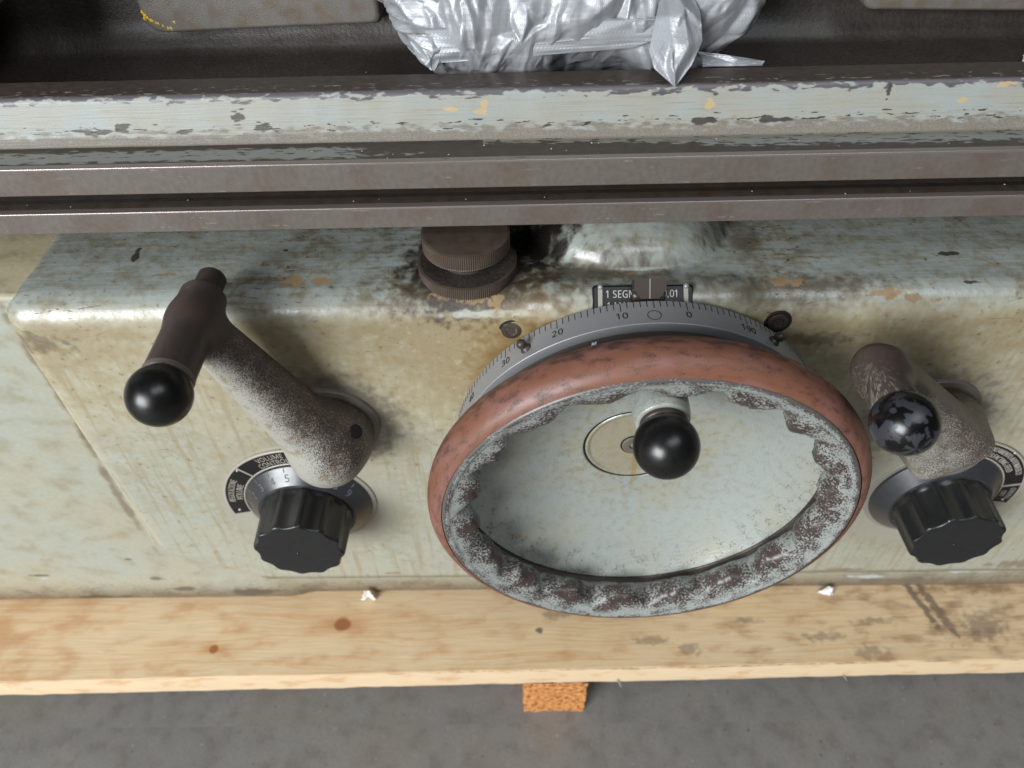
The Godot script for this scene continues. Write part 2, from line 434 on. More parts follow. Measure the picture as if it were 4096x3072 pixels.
# table flange: u along x from -0.36 to 0.24; v: 0 to 0.26 ledge (front to back), 0.26 to 0.56 painted face (bottom to top), 0.56 to 1 top and inner wall
func tex_flange() -> void:
	var w := 2048
	var h := 288
	var cv := Cv.new(w, h)
	var big := nz(21, w, h, 16, 3, 4)
	var mid := nz(22, w, h, 90, 16, 5)
	var rag := nz(23, w, h, 60, 22, 5)
	var hair := nz(24, w, h, 16, 90, 4)
	var fine := nz(25, w, h, 500, 80, 3)
	var flake := nz(26, w, h, 55, 34, 4)
	var steel := Vector3(0.255, 0.225, 0.205)
	var bare := Vector3(0.36, 0.345, 0.36)
	for y in h:
		var v := (y + 0.5) / h
		for x in w:
			var i := y * w + x
			var px := -0.36 + 0.6 * x / w
			var b := big[i] / 255.0 - 0.5
			var m := mid[i] / 255.0 - 0.5
			var g := rag[i] / 255.0 - 0.5
			var hr := hair[i] / 255.0 - 0.5
			var f := fine[i] / 255.0 - 0.5
			var fl := flake[i] / 255.0 - 0.5
			var paint := Vector3(0.595, 0.603, 0.58).lerp(Vector3(0.60, 0.588, 0.545), clampf(0.45 + b * 1.3 + hr * 0.8, 0, 1))
			paint = paint.lerp(Vector3(0.585, 0.61, 0.605), smoothstep(0.05, 0.3, -b + hr * 0.4) * 0.5)
			paint = paint.lerp(Vector3(0.50, 0.47, 0.39), smoothstep(0.16, 0.36, hr + f * 0.3) * 0.5)
			var q := steel * (1.0 + f * 0.25 + m * 0.25)
			var hgt := 0.42 + f * 0.08
			var rough := 0.42
			var on := 0.0
			if v < 0.26:
				var t := 1.0 - v / 0.26          # 0 at the face, 1 at the front edge
				if px < -0.10:
					var end := smoothstep(-0.125, -0.135, px + g * 0.03)
					on = end * smoothstep(0.2, 0.26, t + g * 0.35) * (1.0 - smoothstep(0.78, 0.84, t + g * 0.3)) * (1.0 - smoothstep(0.2, 0.24, fl))
					on = maxf(on, smoothstep(0.1, 0.14, fl) * smoothstep(-0.05, -0.11, px) * smoothstep(0.55, 0.6, t) * (1.0 - smoothstep(0.75, 0.8, t)))
				elif px > -0.075:
					var reach := 0.12 + 0.42 * smoothstep(-0.06, 0.06, px)
					on = (1.0 - smoothstep(reach - 0.04, reach + 0.04, t + g * 0.55)) * (1.0 - smoothstep(0.2, 0.24, fl))
				paint = paint.lerp(Vector3(0.51, 0.515, 0.50), 0.8)
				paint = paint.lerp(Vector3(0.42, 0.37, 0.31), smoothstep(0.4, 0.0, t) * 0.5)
			elif v < 0.60:
				var t := (v - 0.26) / 0.34       # 0 at the bottom, 1 where the edge rounds over
				on = 1.0 - smoothstep(0.84, 0.88, t + g * 0.28 + b * 0.1)
				# flaked places, mostly low on the face
				var lowness := exp(-pow((t - 0.3) / 0.13, 2.0))
				on *= 1.0 - smoothstep(0.265, 0.29, fl * (0.45 + 0.8 * lowness) + g * 0.18)
				# the dusty, worn foot of the face
				var worn := smoothstep(0.30, 0.12, t + g * 0.35)
				paint = paint.lerp(Vector3(0.42, 0.38, 0.335), clampf(worn * (0.72 + f * 0.8), 0, 1))
				q = q.lerp(bare, smoothstep(0.6, 0.9, t))
				rough = 0.38
			else:
				var t := (v - 0.60) / 0.40
				q = q.lerp(bare, (1.0 - smoothstep(0.0, 0.12, t)) * 0.7)
				on = smoothstep(0.23, 0.26, fl + m * 0.3) * (1.0 - smoothstep(0.25, 0.32, t))
				paint = paint.lerp(Vector3(0.45, 0.43, 0.38), 0.6)
			q = q.lerp(paint * (1.0 + f * 0.07), on)
			hgt = lerpf(hgt, 0.72 + hr * 0.3 + f * 0.1 + m * 0.15, on)
			cv.put(i, q, hgt, lerpf(rough, 0.5, on))
	var X := func(px: float) -> float: return (px + 0.36) / 0.6 * w
	for c in [[-0.089, 0.46, 8, 5], [-0.0745, 0.48, 5, 9], [-0.077, 0.435, 10, 4], [0.0225, 0.46, 6, 8], [0.147, 0.55, 10, 6], [0.131, 0.45, 8, 4]]:
		cv.blob(X.call(c[0]), c[1] * h, c[2], c[3], Vector3(0.72, 0.62, 0.47), rag, 1.9, 0.1, 0.9, -0.15)
	for c in [[-0.047, 0.335, 7, 6], [-0.245, 0.35, 26, 6], [-0.232, 0.365, 9, 9], [-0.205, 0.345, 12, 4], [-0.17, 0.36, 16, 7], [0.098, 0.52, 3, 16], [0.02, 0.345, 16, 6], [0.05, 0.345, 20, 5], [-0.18, 0.45, 8, 10]]:
		cv.blob(X.call(c[0]), c[1] * h, c[2], c[3], Vector3(0.25, 0.225, 0.215), rag, 2.4, 0.12, 0.85, -0.3)
	keep("flange", cv)


# brushed, brown-stained steel: tiles, about 0.2 m across
func tex_steel() -> void:
	var w := 1024
	var h := 256
	var cv := Cv.new(w, h)
	var big := nz(31, w, h, 6, 2, 4)
	var mid := nz(32, w, h, 60, 20, 4)
	var hair := nz(33, w, h, 10, 120, 3)
	var fine := nz(34, w, h, 400, 100, 2)
	for i in w * h:
		var b := big[i] / 255.0
		var q := Vector3(0.43, 0.40, 0.375).lerp(Vector3(0.40, 0.35, 0.31), smoothstep(0.3, 0.9, b) * 0.7)
		q *= 0.90 + 0.08 * mid[i] / 255.0 + 0.12 * fine[i] / 255.0
		q = q.lerp(Vector3(0.62, 0.58, 0.55), smoothstep(0.80, 0.9, hair[i] / 255.0) * smoothstep(0.5, 0.6, mid[i] / 255.0) * 0.7)
		cv.put(i, q, 0.5 + (fine[i] / 255.0 - 0.5) * 0.3 + (mid[i] / 255.0 - 0.5) * 0.3, 0.42 + 0.16 * mid[i] / 255.0)
	keep("steel", cv)


# dark, grimy casting: tiles
func tex_grime() -> void:
	var w := 512
	var h := 512
	var cv := Cv.new(w, h)
	var big := nz(41, w, h, 5, 5, 4)
	var mid := nz(42, w, h, 40, 40, 4)
	var fine := nz(43, w, h, 170, 170, 3)
	var grit := nz(44, w, h, 250, 250, 1)
	for i in w * h:
		var m := mid[i] / 255.0
		var q := Vector3(0.225, 0.205, 0.19).lerp(Vector3(0.20, 0.165, 0.14), big[i] / 255.0)
		q *= 0.75 + 0.5 * m * fine[i] / 128.0
		q = q.lerp(Vector3(0.5, 0.48, 0.45), smoothstep(0.90, 0.96, grit[i] / 255.0) * 0.6)
		cv.put(i, q, 0.2 + 0.35 * m + 0.5 * fine[i] / 255.0, 0.5)
	keep("grime_and_shade", cv)


# crank paint worn through to brown iron: u along the arm (tiles), v round it; most paint is left about v = 0.5
func worn(called: String, sd: int, w: int, h: int, spread: float, keepness: float, soft: float, gain: float) -> void:
	var cv := Cv.new(w, h)
	var speck := nz(sd, w, h, 330, 220, 3)
	var fib := nz(sd + 1, w, h, 200, 300, 2)
	var mid := nz(sd + 2, w, h, 14, 8, 4)
	for y in h:
		var v := (y + 0.5) / h
		var face := exp(-pow((v - 0.5) / spread, 2.0))
		for x in w:
			var i := y * w + x
			var m := mid[i] / 255.0 - 0.5
			var sp := (speck[i] / 255.0 - 0.5) * 0.75 + (fib[i] / 255.0 - 0.5) * 0.6
			var u := (x + 0.5) / w
			sp = (speck[i] / 255.0 - 0.5) * 1.3 + (fib[i] / 255.0 - 0.5) * 1.1
			var on := smoothstep(-soft, soft + 0.04, sp + (face - 0.5) * gain + m * 0.3 + keepness - (2.2 if keepness > 0.0 else 0.35) * smoothstep(0.655, 0.76, u))
			var q := Vector3(0.28, 0.24, 0.22).lerp(Vector3(0.37, 0.22, 0.16), smoothstep(0.05, 0.3, m) * 0.25) * (0.85 + 0.3 * speck[i] / 255.0)
			q = q.lerp(Vector3(0.62, 0.61, 0.575).lerp(Vector3(0.58, 0.53, 0.46), smoothstep(0.1, 0.35, -m)), on)
			cv.put(i, q, 0.35 + on * 0.3 + sp * 0.3, 0.42 + on * 0.14)
	keep(called, cv)


func tex_ring() -> void:      # the wheel's inner ring: u round it, v from the rim (0.28) over the finger lumps (0.7) to the dish
	var w := 2048
	var h := 160
	var cv := Cv.new(w, h)
	var speck := nz(58, w, h, 520, 46, 3)
	var fib := nz(59, w, h, 260, 60, 3)
	var mid := nz(60, w, h, 40, 5, 4)
	for y in h:
		var v := (y + 0.5) / h
		for x in w:
			var i := y * w + x
			var m := mid[i] / 255.0 - 0.5
			var sp := (speck[i] / 255.0 - 0.5) * 0.9 + (fib[i] / 255.0 - 0.5) * 0.8
			var lump := 0.5 + 0.5 * cos(18.0 * (TAU * x / w - deg_to_rad(7.0)))
			var crest := exp(-pow((v - 0.68) / 0.11, 2.0))
			var edge := smoothstep(0.40, 0.33, v)
			var on := smoothstep(-0.05, 0.05, sp + m * 0.8 + 0.19 - crest * (0.18 + lump * 0.34) - edge * 0.55)
			var q := Vector3(0.27, 0.225, 0.21).lerp(Vector3(0.40, 0.385, 0.38), edge * 0.7) * (0.85 + 0.3 * speck[i] / 255.0)
			q = q.lerp(Vector3(0.575, 0.585, 0.57), on)
			cv.put(i, q, 0.35 + on * 0.3 + sp * 0.2, 0.34 + on * 0.16)
	keep("worn_ring", cv)


# the wheel's dish, seen flat: x and y from -0.1 to 0.1
func tex_dish() -> void:
	var w := 1024
	var cv := Cv.new(w, w)
	var big := nz(61, w, w, 5, 5, 4)
	var mid := nz(62, w, w, 26, 26, 5)
	var fine := nz(63, w, w, 230, 230, 3)
	var hair := nz(64, w, w, 60, 200, 3)
	var speck := nz(65, w, w, 150, 150, 3)
	for y in w:
		for x in w:
			var i := y * w + x
			var p := Vector2(x - 511.5, 511.5 - y) / 5120.0
			var r := p.length()
			var b := big[i] / 255.0
			var m := mid[i] / 255.0
			var q := Vector3(0.595, 0.612, 0.592).lerp(Vector3(0.605, 0.595, 0.525), clampf((b - 0.45) * 1.7 + smoothstep(0.06, 0.02, r) * 0.35, 0, 1))
			var mm := m * 0.55 + 0.25 * hair[i] / 255.0 + 0.2 * fine[i] / 255.0
			q = q.lerp(Vector3(0.53, 0.46, 0.32), smoothstep(0.5, 0.8, mm) * smoothstep(0.075, 0.02, r) * 0.6)
			var turn := hair[clampi(int(r * 9000.0), 0, w - 1) * w + int(fposmod(atan2(p.y, p.x) / TAU * 1023.0, 1023.0))] / 255.0
			q = q.lerp(Vector3(0.50, 0.48, 0.42), smoothstep(0.46, 0.8, turn * 0.6 + m * 0.4) * 0.45)
			var low := smoothstep(0.03, -0.06, p.y)
			var wear := smoothstep(0.50, 0.60, speck[i] / 255.0 + (m - 0.5) * 0.6 + (smoothstep(0.05, 0.092, r) - 1.0) * 0.5 - 0.275 + low * 0.10 * smoothstep(0.03, 0.08, r))
			q = q.lerp(Vector3(0.30, 0.275, 0.255), wear * 0.7)
			q *= 0.96 + 0.08 * fine[i] / 255.0
			cv.put(i, q, 0.5 + (m - 0.5) * 0.3 - wear * 0.2 + (turn - 0.5) * 0.3 + (fine[i] / 255.0 - 0.5) * 0.2, 0.19 + 0.24 * wear + 0.14 * m)
	var rag := nz(66, w, w, 40, 40, 4)
	cv.blob(512, 512, 135, 135, Vector3(0.59, 0.53, 0.41), rag, 0.5, 0.05, 0.55)
	cv.blob(520, 590, 8, 90, Vector3(0.56, 0.46, 0.29), rag, 1.2, 0.5, 0.6)
	keep("dish", cv)


# bakelite rim: u round the wheel, v across the tube
func tex_rim() -> void:
	var w := 2048
	var h := 256
	var cv := Cv.new(w, h)
	var big := nz(71, w, h, 14, 3, 4)
	var mid := nz(72, w, h, 60, 7, 5)
	var fine := nz(73, w, h, 700, 110, 3)
	for y in h:
		var v := (y + 0.5) / h
		for x in w:
			var i := y * w + x
			var b := big[i] / 255.0
			var m := mid[i] / 255.0
			var f := fine[i] / 255.0
			var q := Vector3(0.475, 0.312, 0.245).lerp(Vector3(0.50, 0.342, 0.30), smoothstep(0.35, 0.7, b))
			# handled black along the outer back of the grip
			var dark := smoothstep(0.46, 0.84, m * 0.6 + f * 0.4 + 0.2 * smoothstep(0.25, 0.62, v) - 0.05 + (b - 0.5) * 0.25)
			q = q.lerp(Vector3(0.22, 0.16, 0.13), dark * 0.6)
			q = q.lerp(Vector3(0.14, 0.10, 0.09), smoothstep(0.62, 0.8, f + (m - 0.5) * 0.5) * 0.4)
			cv.put(i, q, 0.5 + (f - 0.5) * 0.3 - dark * 0.1, 0.40 + 0.12 * f + 0.1 * dark)
	var rag := nz(74, w, h, 120, 20, 4)
	for c in [[0.983, 0.62, 26, 55], [0.995, 0.7, 14, 34], [0.155, 0.75, 50, 14], [0.36, 0.72, 40, 22], [0.12, 0.45, 10, 9]]:
		cv.blob(c[0] * w, c[1] * h, c[2], c[3], Vector3(0.085, 0.075, 0.07), rag, 0.9, 0.12, 0.92)
	cv.blob(0.205 * w, 0.62 * h, 7, 22, Vector3(0.70, 0.40, 0.24), rag, 1.6, 0.3, 0.6)
	keep("rim", cv)


func tex_wood() -> void:      # pallet board: u along x from -0.5 to 0.4, v: 0 to 0.78 the top (back to front), 0.82 to 1 the sawn front edge
	var w := 2048
	var h := 320
	var cv := Cv.new(w, h)
	var big := nz(81, w, h, 8, 3, 4)
	var warp := nz(82, w, h, 6, 4, 3)
	var grain := nz(83, w, h, 5, 46, 4)
	var hair := nz(84, w, h, 30, 150, 3)
	var stain := nz(85, w, h, 26, 7, 5)
	var knots := [[-0.1895, 0.46, 0.0060, 0.0034], [-0.2774, 0.60, 0.0032, 0.0022], [-0.1684, 0.24, 0.0028, 0.0014]]
	var k := w / 0.9
	for y in h:
		var v := float(y) / h
		var edge := v > 0.80
		for x in w:
			var i := y * w + x
			var b := big[i] / 255.0
			var g := grain[clampi(y + int((warp[i] / 255.0 - 0.5) * 26.0), 0, h - 1) * w + x] / 255.0
			var q := Vector3(0.845, 0.735, 0.585).lerp(Vector3(0.81, 0.68, 0.515), smoothstep(0.45, 0.75, g))
			q = q.lerp(Vector3(0.86, 0.765, 0.63), smoothstep(0.4, 0.8, b) * 0.6)
			q *= 0.95 + 0.09 * hair[i] / 255.0
			var st := stain[i] / 255.0
			if edge:
				q = Vector3(0.91, 0.80, 0.655) * (0.93 + 0.1 * hair[i] / 255.0)
				q = q.lerp(Vector3(0.80, 0.61, 0.42), smoothstep(0.6, 0.85, st) * 0.5)
			else:
				var px := -0.5 + 0.9 * x / w
				q = q.lerp(Vector3(0.72, 0.52, 0.35), smoothstep(0.50, 0.9, st * 0.7 + 0.3 * hair[i] / 255.0 + smoothstep(-0.35, -0.45, px) * 0.22) * 0.6)
				q = q.lerp(Vector3(0.45, 0.37, 0.29), smoothstep(0.50, 0.9, st * 0.6 + 0.35 * hair[i] / 255.0 + smoothstep(0.12, 0.28, px) * 0.13) * smoothstep(-0.05, 0.2, px) * 0.5)
				for kn in knots:
					var d := Vector2((px - kn[0]) / kn[2], (v - kn[1]) * 0.080 / kn[3])
					var r := d.length()
					if r < 6.0:
						q = q.lerp(Vector3(0.68, 0.42, 0.22), exp(-pow(maxf(absf(d.x) * 0.35, absf(d.y)), 2.0)) * 0.5)
						q = q.lerp(Vector3(0.60, 0.385, 0.22), smoothstep(1.15, 0.75, r + (hair[i] / 255.0 - 0.5) * 0.5))
			cv.put(i, q, 0.5 + (hair[i] / 255.0 - 0.5) * 0.5 + (g - 0.5) * 0.2, 0.72)
	var rag := nz(86, w, h, 120, 20, 4)
	var dark := Vector3(0.42, 0.36, 0.30)
	cv.blob((0.2275 + 0.5) * k, 0.36 * h, 6, 75, dark, rag, 1.3, 0.4, 0.75, -0.1, -1.0, -0.25)
	cv.blob((0.2385 + 0.5) * k, 0.42 * h, 7, 66, dark, rag, 1.4, 0.4, 0.7, -0.1, -1.0, -0.25)
	cv.blob((0.266 + 0.5) * k, 0.55 * h, 30, 26, dark, rag, 1.6, 0.6, 0.5)
	cv.blob((0.272 + 0.5) * k, 0.25 * h, 60, 20, Vector3(0.5, 0.41, 0.3), rag, 1.6, 0.6, 0.5)
	cv.blob((-0.0486 + 0.5) * k, 0.52 * h, 5, 6, dark, rag, 1.2, 0.3, 0.85)
	cv.blob((-0.036 + 0.5) * k, 0.42 * h, 22, 8, Vector3(0.5, 0.43, 0.37), rag, 1.5, 0.5, 0.5)
	for c in [[0.03, 0.6, 26, 7], [0.055, 0.66, 18, 9], [0.15, 0.6, 30, 8], [0.18, 0.7, 22, 12], [0.19, 0.5, 26, 6], [0.10, 0.48, 20, 6]]:
		cv.blob((c[0] + 0.5) * k, c[1] * h, c[2], c[3], Vector3(0.5, 0.44, 0.37), rag, 1.7, 0.5, 0.5)
	cv.blob(0.62 * w, 0.782 * h, 300, 2.5, dark, rag, 1.8, 0.4, 0.7)
	keep("wood", cv)


func tex_end_grain() -> void:
	var w := 256
	var cv := Cv.new(w, w)
	var mid := nz(91, w, w, 9, 9, 5)
	var fine := nz(92, w, w, 70, 70, 3)
	for y in w:
		for x in w:
			var i := y * w + x
			var r := Vector2(x - 118, y - 330).length() + (mid[i] / 255.0 - 0.5) * 30.0
			var ring := 0.5 + 0.5 * sin(r * 0.42)
			var q := Vector3(0.82, 0.56, 0.32).lerp(Vector3(0.71, 0.43, 0.205), ring * 0.6)
			q = q.lerp(Vector3(0.87, 0.66, 0.45), smoothstep(0.58, 0.8, mid[i] / 255.0) * 0.8)
			q = q.lerp(Vector3(0.42, 0.24, 0.12), smoothstep(0.34, 0.2, mid[i] / 255.0) * 0.8)
			cv.put(i, q * (0.94 + 0.12 * fine[i] / 255.0), 0.5 + (fine[i] / 255.0 - 0.5) * 0.6, 0.85)
	keep("end_grain", cv)


func tex_floor() -> void:     # concrete, 0.9 m a side
	var w := 1024
	var cv := Cv.new(w, w)
	var big := nz(101, w, w, 7, 7, 5)
	var mid := nz(102, w, w, 40, 40, 5)
	var fine := nz(103, w, w, 300, 300, 3)
	var pale := nz(104, w, w, 150, 150, 2)
	for i in w * w:
		var b := big[i] / 255.0
		var m := mid[i] / 255.0
		var q := Vector3(0.52, 0.505, 0.485).lerp(Vector3(0.465, 0.455, 0.44), b)
		m = 0.55 * m + 0.45 * fine[i] / 255.0
		q = q.lerp(Vector3(0.36, 0.335, 0.31), smoothstep(0.46, 0.8, m) * 0.5)
		q = q.lerp(Vector3(0.47, 0.43, 0.385), smoothstep(0.6, 0.8, 1.0 - b) * 0.35)
		q *= 0.93 + 0.14 * fine[i] / 255.0
		q = q.lerp(Vector3(0.66, 0.65, 0.63), smoothstep(0.85, 0.92, pale[i] / 255.0) * 0.5)
		q = q.lerp(Vector3(0.22, 0.21, 0.20), smoothstep(0.12, 0.07, pale[i] / 255.0) * 0.6)
		cv.put(i, q, 0.5 + (fine[i] / 255.0 - 0.5) * 0.4 + (m - 0.5) * 0.3, 0.62 + 0.2 * m)
	keep("floor", cv)


func tex_flakes() -> void:    # knob lacquer flaking in islands
	var w := 768
	var h := 384
	var cv := Cv.new(w, h)
	var isl := nz(111, w, h, 7, 4, 4)
	var fine := nz(112, w, h, 200, 100, 3)
	for i in w * h:
		var k := smoothstep(0.50, 0.515, isl[i] / 255.0 + (fine[i] / 255.0 - 0.5) * 0.1)
		var q := Vector3(0.045, 0.043, 0.043).lerp(Vector3(0.205, 0.205, 0.23), k)
		cv.put(i, q, 0.6 - k * 0.4 + fine[i] * 0.0004, 0.26 + 0.1 * k)
	keep("flakes", cv)


func tex_black() -> void:
	plastic("black", Vector3(0.055, 0.053, 0.053), Vector3(0.10, 0.095, 0.09), 0.24)
	plastic("skirt", Vector3(0.185, 0.187, 0.20), Vector3(0.225, 0.225, 0.24), 0.25)
	plastic("knob", Vector3(0.105, 0.105, 0.11), Vector3(0.15, 0.148, 0.15), 0.27)


func plastic(called: String, c0: Vector3, c1: Vector3, rough: float) -> void:     # hard black plastic with dust and faint scratches: tiles
	var w := 512
	var cv := Cv.new(w, w)
	var mid := nz(121, w, w, 12, 12, 4)
	var fine := nz(122, w, w, 200, 200, 2)
	var dust := nz(123, w, w, 130, 130, 1)
	var scr := nz(124, w, w, 9, 14, 3, true)
	for i in w * w:
		var d := smoothstep(0.90, 0.96, dust[i] / 255.0)
		var s := smoothstep(0.94, 0.985, scr[i] / 255.0)
		var q := c0.lerp(c1, mid[i] / 255.0 * 0.6).lerp(Vector3(0.5, 0.49, 0.47), d * 0.45).lerp(Vector3(0.3, 0.3, 0.3), s * 0.35)
		cv.put(i, q, 0.5 + (fine[i] / 255.0 - 0.5) * 0.25 - s * 0.2, rough + 0.14 * mid[i] / 255.0)
	keep(called, cv)


func tex_bag() -> void:       # embossed dots and fine creases, only a height
	var w := 1024
	var h := 512
	var cv := Cv.new(w, h)
	var crease := nz(131, w, h, 26, 13, 3, false, true)
	var rid := nz(132, w, h, 22, 12, 3, true)
	var soft := nz(133, w, h, 10, 6, 3)
	var step := 15.0
	for y in h:
		for x in w:
			var i := y * w + x
			var row := floori(y / step)
			var q := Vector2(fposmod(x + (step / 2 if row % 2 else 0.0), step) - step / 2, fposmod(y, step) - step / 2)
			var dot := exp(-q.length_squared() / 5.0)
			var hgt := 0.25 + 0.5 * dot + smoothstep(0.88, 0.99, rid[i] / 255.0) * 0.12
			var g := 0.93 + 0.07 * soft[i] / 255.0
			cv.put(i, Vector3(0.63, 0.635, 0.65) * g, hgt, 0.38 + 0.12 * soft[i] / 255.0)
	keep("bag", cv)


func tex_cast() -> void:      # rough grey casting skin
	var w := 512
	var cv := Cv.new(w, w)
	var big := nz(141, w, w, 5, 5, 4)
	var fine := nz(142, w, w, 110, 110, 3)
	var grit := nz(143, w, w, 200, 200, 2)
	for i in w * w:
		var q := Vector3(0.435, 0.415, 0.395).lerp(Vector3(0.395, 0.345, 0.285), smoothstep(0.3, 0.95, big[i] / 255.0 * 0.7 + 0.3 * fine[i] / 255.0))
		q *= 0.70 + 0.35 * fine[i] / 255.0 + 0.2 * grit[i] / 255.0
		cv.put(i, q, 0.2 + 0.5 * fine[i] / 255.0 + 0.25 * grit[i] / 255.0, 0.42)
	keep("cast", cv)


func mat(called: String, tex := "", bump := 0.0, metal := 0.0, spec := 0.5) -> StandardMaterial3D:
	var m := StandardMaterial3D.new()
	m.resource_name = called
	m.metallic = metal
	m.metallic_specular = spec
	if tex:
		var d: Dictionary = T[tex]
		if not d.has("tc"):
			for k in ["c", "b", "r"]: d["t" + k] = ImageTexture.create_from_image(d[k])
		m.albedo_texture = d.tc
		m.roughness = 1.0
		m.roughness_texture = d.tr
		m.roughness_texture_channel = BaseMaterial3D.TEXTURE_CHANNEL_GRAYSCALE
		if bump > 0.0:
			m.heightmap_enabled = true
			m.heightmap_texture = d.tb
			m.heightmap_scale = bump
	M[called] = m
	return m


func tri(m: StandardMaterial3D, scale: Vector3) -> StandardMaterial3D:
	m.uv1_triplanar = true
	m.uv1_scale = scale
	return m


func plain(called: String, c: Color, rough: float, metal := 0.0) -> StandardMaterial3D:
	var m := StandardMaterial3D.new()
	m.resource_name = called
	m.albedo_color = c
	m.roughness = rough
	m.metallic = metal
	M[called] = m
	return m


func make_materials() -> void:
	var jobs: Array[Callable] = [tex_apron, tex_flange, tex_dish, tex_floor, tex_wood, tex_rim, tex_bed, tex_bag, worn.bind("worn_left", 51, 768, 384, 0.19, 0.16, 0.18, 1.0), worn.bind("worn_right", 55, 768, 384, 0.27, -0.10, 0.11, 0.5), tex_ring, tex_steel, tex_grime, tex_end_grain, tex_flakes, tex_black, tex_cast]
	var ids := []
	for j in jobs: ids.append(WorkerThreadPool.add_task(j))
	for id in ids: WorkerThreadPool.wait_for_task_completion(id)
	mat("apron_paint", "apron", 0.028, 0.0, 0.64)
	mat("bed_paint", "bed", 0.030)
	mat("flange", "flange", 0.020)
	tri(mat("steel", "steel", 0.004, 0.25), Vector3(5, 12, 12))
	tri(mat("slot_grit", "cast", 0.03, 0.0, 0.6), Vector3(20, 20, 20)).albedo_color = Color(0.70, 0.66, 0.63)
	tri(mat("grime_and_shade", "grime_and_shade", 0.04, 0.0, 0.6), Vector3(9, 9, 9))
	mat("crank_left", "worn_left", 0.012)
	mat("crank_right", "worn_right", 0.012)
	mat("ring_paint", "worn_ring", 0.010)
	mat("dish_paint", "dish", 0.016, 0.0, 0.78)
	tri(mat("post_paint", "dish", 0.015, 0.0, 0.6), Vector3(7, 7, 7))
	mat("bakelite", "rim", 0.006)
	mat("board_wood", "wood", 0.025)
	mat("end_grain", "end_grain", 0.010)
	tri(mat("concrete", "floor", 0.02), Vector3(1.1, 1.1, 1.1))
	mat("flaked_black", "flakes", 0.006)
	tri(mat("black_plastic", "black", 0.004), Vector3(14, 14, 14))
	tri(mat("skirt_plastic", "skirt", 0.003, 0.0, 0.6), Vector3(14, 14, 14))
	tri(mat("knob_plastic", "knob", 0.004, 0.0, 0.55), Vector3(14, 14, 14))
	mat("silver_film", "bag", 0.014, 0.3, 0.6)
	tri(mat("cast_skin", "cast", 0.03), Vector3(14, 14, 14))
	plain("polished_highlight", Color(0.56, 0.52, 0.50), 0.26, 0.55)
	plain("dark_iron", Color(0.26, 0.225, 0.205), 0.42, 0.2)
	plain("collar_steel", Color(0.585, 0.585, 0.59), 0.40, 0.35)
	plain("ink", Color(0.07, 0.065, 0.06), 0.6)
	plain("silver_print", Color(0.72, 0.69, 0.65), 0.4, 0.3)
	plain("plate_black", Color(0.075, 0.075, 0.08), 0.38)
	plain("hole", Color(0.03, 0.028, 0.026), 0.7)
	plain("white_paint", Color(0.83, 0.83, 0.85), 0.6)
	plain("chip_paint", Color(0.56, 0.56, 0.53), 0.5)
	plain("yellow_paint", Color(0.83, 0.68, 0.16), 0.5)
	plain("paper", Color(0.86, 0.85, 0.84), 0.8)
	plain("splinter", Color(0.66, 0.60, 0.53), 0.7)
	plain("grease_and_shade", Color(0.13, 0.11, 0.095), 0.55)


# ------------------------------------------------------------------ the scene

func _ready() -> void:
	set_stage()
	make_materials()
	build_floor()
	var machine := thing("grinding_machine", "old grey-green grinding machine with a red-rimmed handwheel, two cranks and black dials", "machine")
	build_bed(machine)
	build_apron(machine)
	build_table(machine)
	build_handwheel(machine)
	build_collar(machine)
	build_knurled_knob(machine)
	build_cranks(machine)
	build_dials(machine)
	build_plate(machine)
	build_shade_block(machine)
	build_castings()
	build_pallet()
	build_bag()
	build_scraps()


func set_stage() -> void:
	var pitch := 0.8013
	var roll := deg_to_rad(0.97)
	var yaw := deg_to_rad(0.35)
	var right := Vector3(1, 0, 0)
	var up := Vector3(0, cos(pitch), -sin(pitch))
	var back := Vector3(0, sin(pitch), cos(pitch))
	var turned := Basis(right * cos(roll) - up * sin(roll), up * cos(roll) + right * sin(roll), back)
	var cam := Camera3D.new()
	cam.name = "camera"
	cam.transform = Transform3D(Basis(Vector3.UP, yaw) * turned, Vector3(-0.0633, 0.3078, 0.2033))
	var lens := CameraAttributesPhysical.new()
	lens.frustum_focal_length = 12.0 / (1536.0 / 2963.0)
	lens.frustum_focus_distance = 0.345
	lens.frustum_near = 0.02
	lens.frustum_far = 60.0
	lens.exposure_aperture = 8.0
	cam.attributes = lens
	add_child(cam)
	cam.fov = rad_to_deg(2.0 * atan(1536.0 / 2963.0))
	cam.near = 0.02
	cam.far = 60.0
	cam.current = true
	var env := Environment.new()
	env.background_mode = Environment.BG_COLOR
	env.background_color = Color(0.225, 0.23, 0.24)
	env.tonemap_mode = Environment.TONE_MAPPER_LINEAR
	env.tonemap_exposure = 1.0
	env.sdfgi_enabled = true
	env.ssao_enabled = true
	env.ssil_enabled = true
	var we := WorldEnvironment.new()
	we.name = "workshop_air"
	we.environment = env
	add_child(we)
	# daylight through the open workshop door, to the left in front of the machine
	area_light("open_door_light", Vector3(-1.9, 1.05, 2.25), Vector2(1.7, 1.4), 16.0, Color(0.97, 0.99, 1.0))
	# weak overhead fill, added to brighten the upward faces
	area_light("overhead_fill_light", Vector3(0.7, 2.7, 1.2), Vector2(2.0, 1.0), 2.6, Color(0.95, 0.98, 1.0))


func area_light(called: String, at: Vector3, size: Vector2, energy: float, c: Color) -> void:
	var l := AreaLight3D.new()
	l.name = called
	l.area_size = size
	l.light_energy = energy
	l.light_color = c
	l.shadow_enabled = true
	l.area_range = 12.0
	add_child(l)
	l.look_at_from_position(at, Vector3(-0.03, 0.0, -0.05))


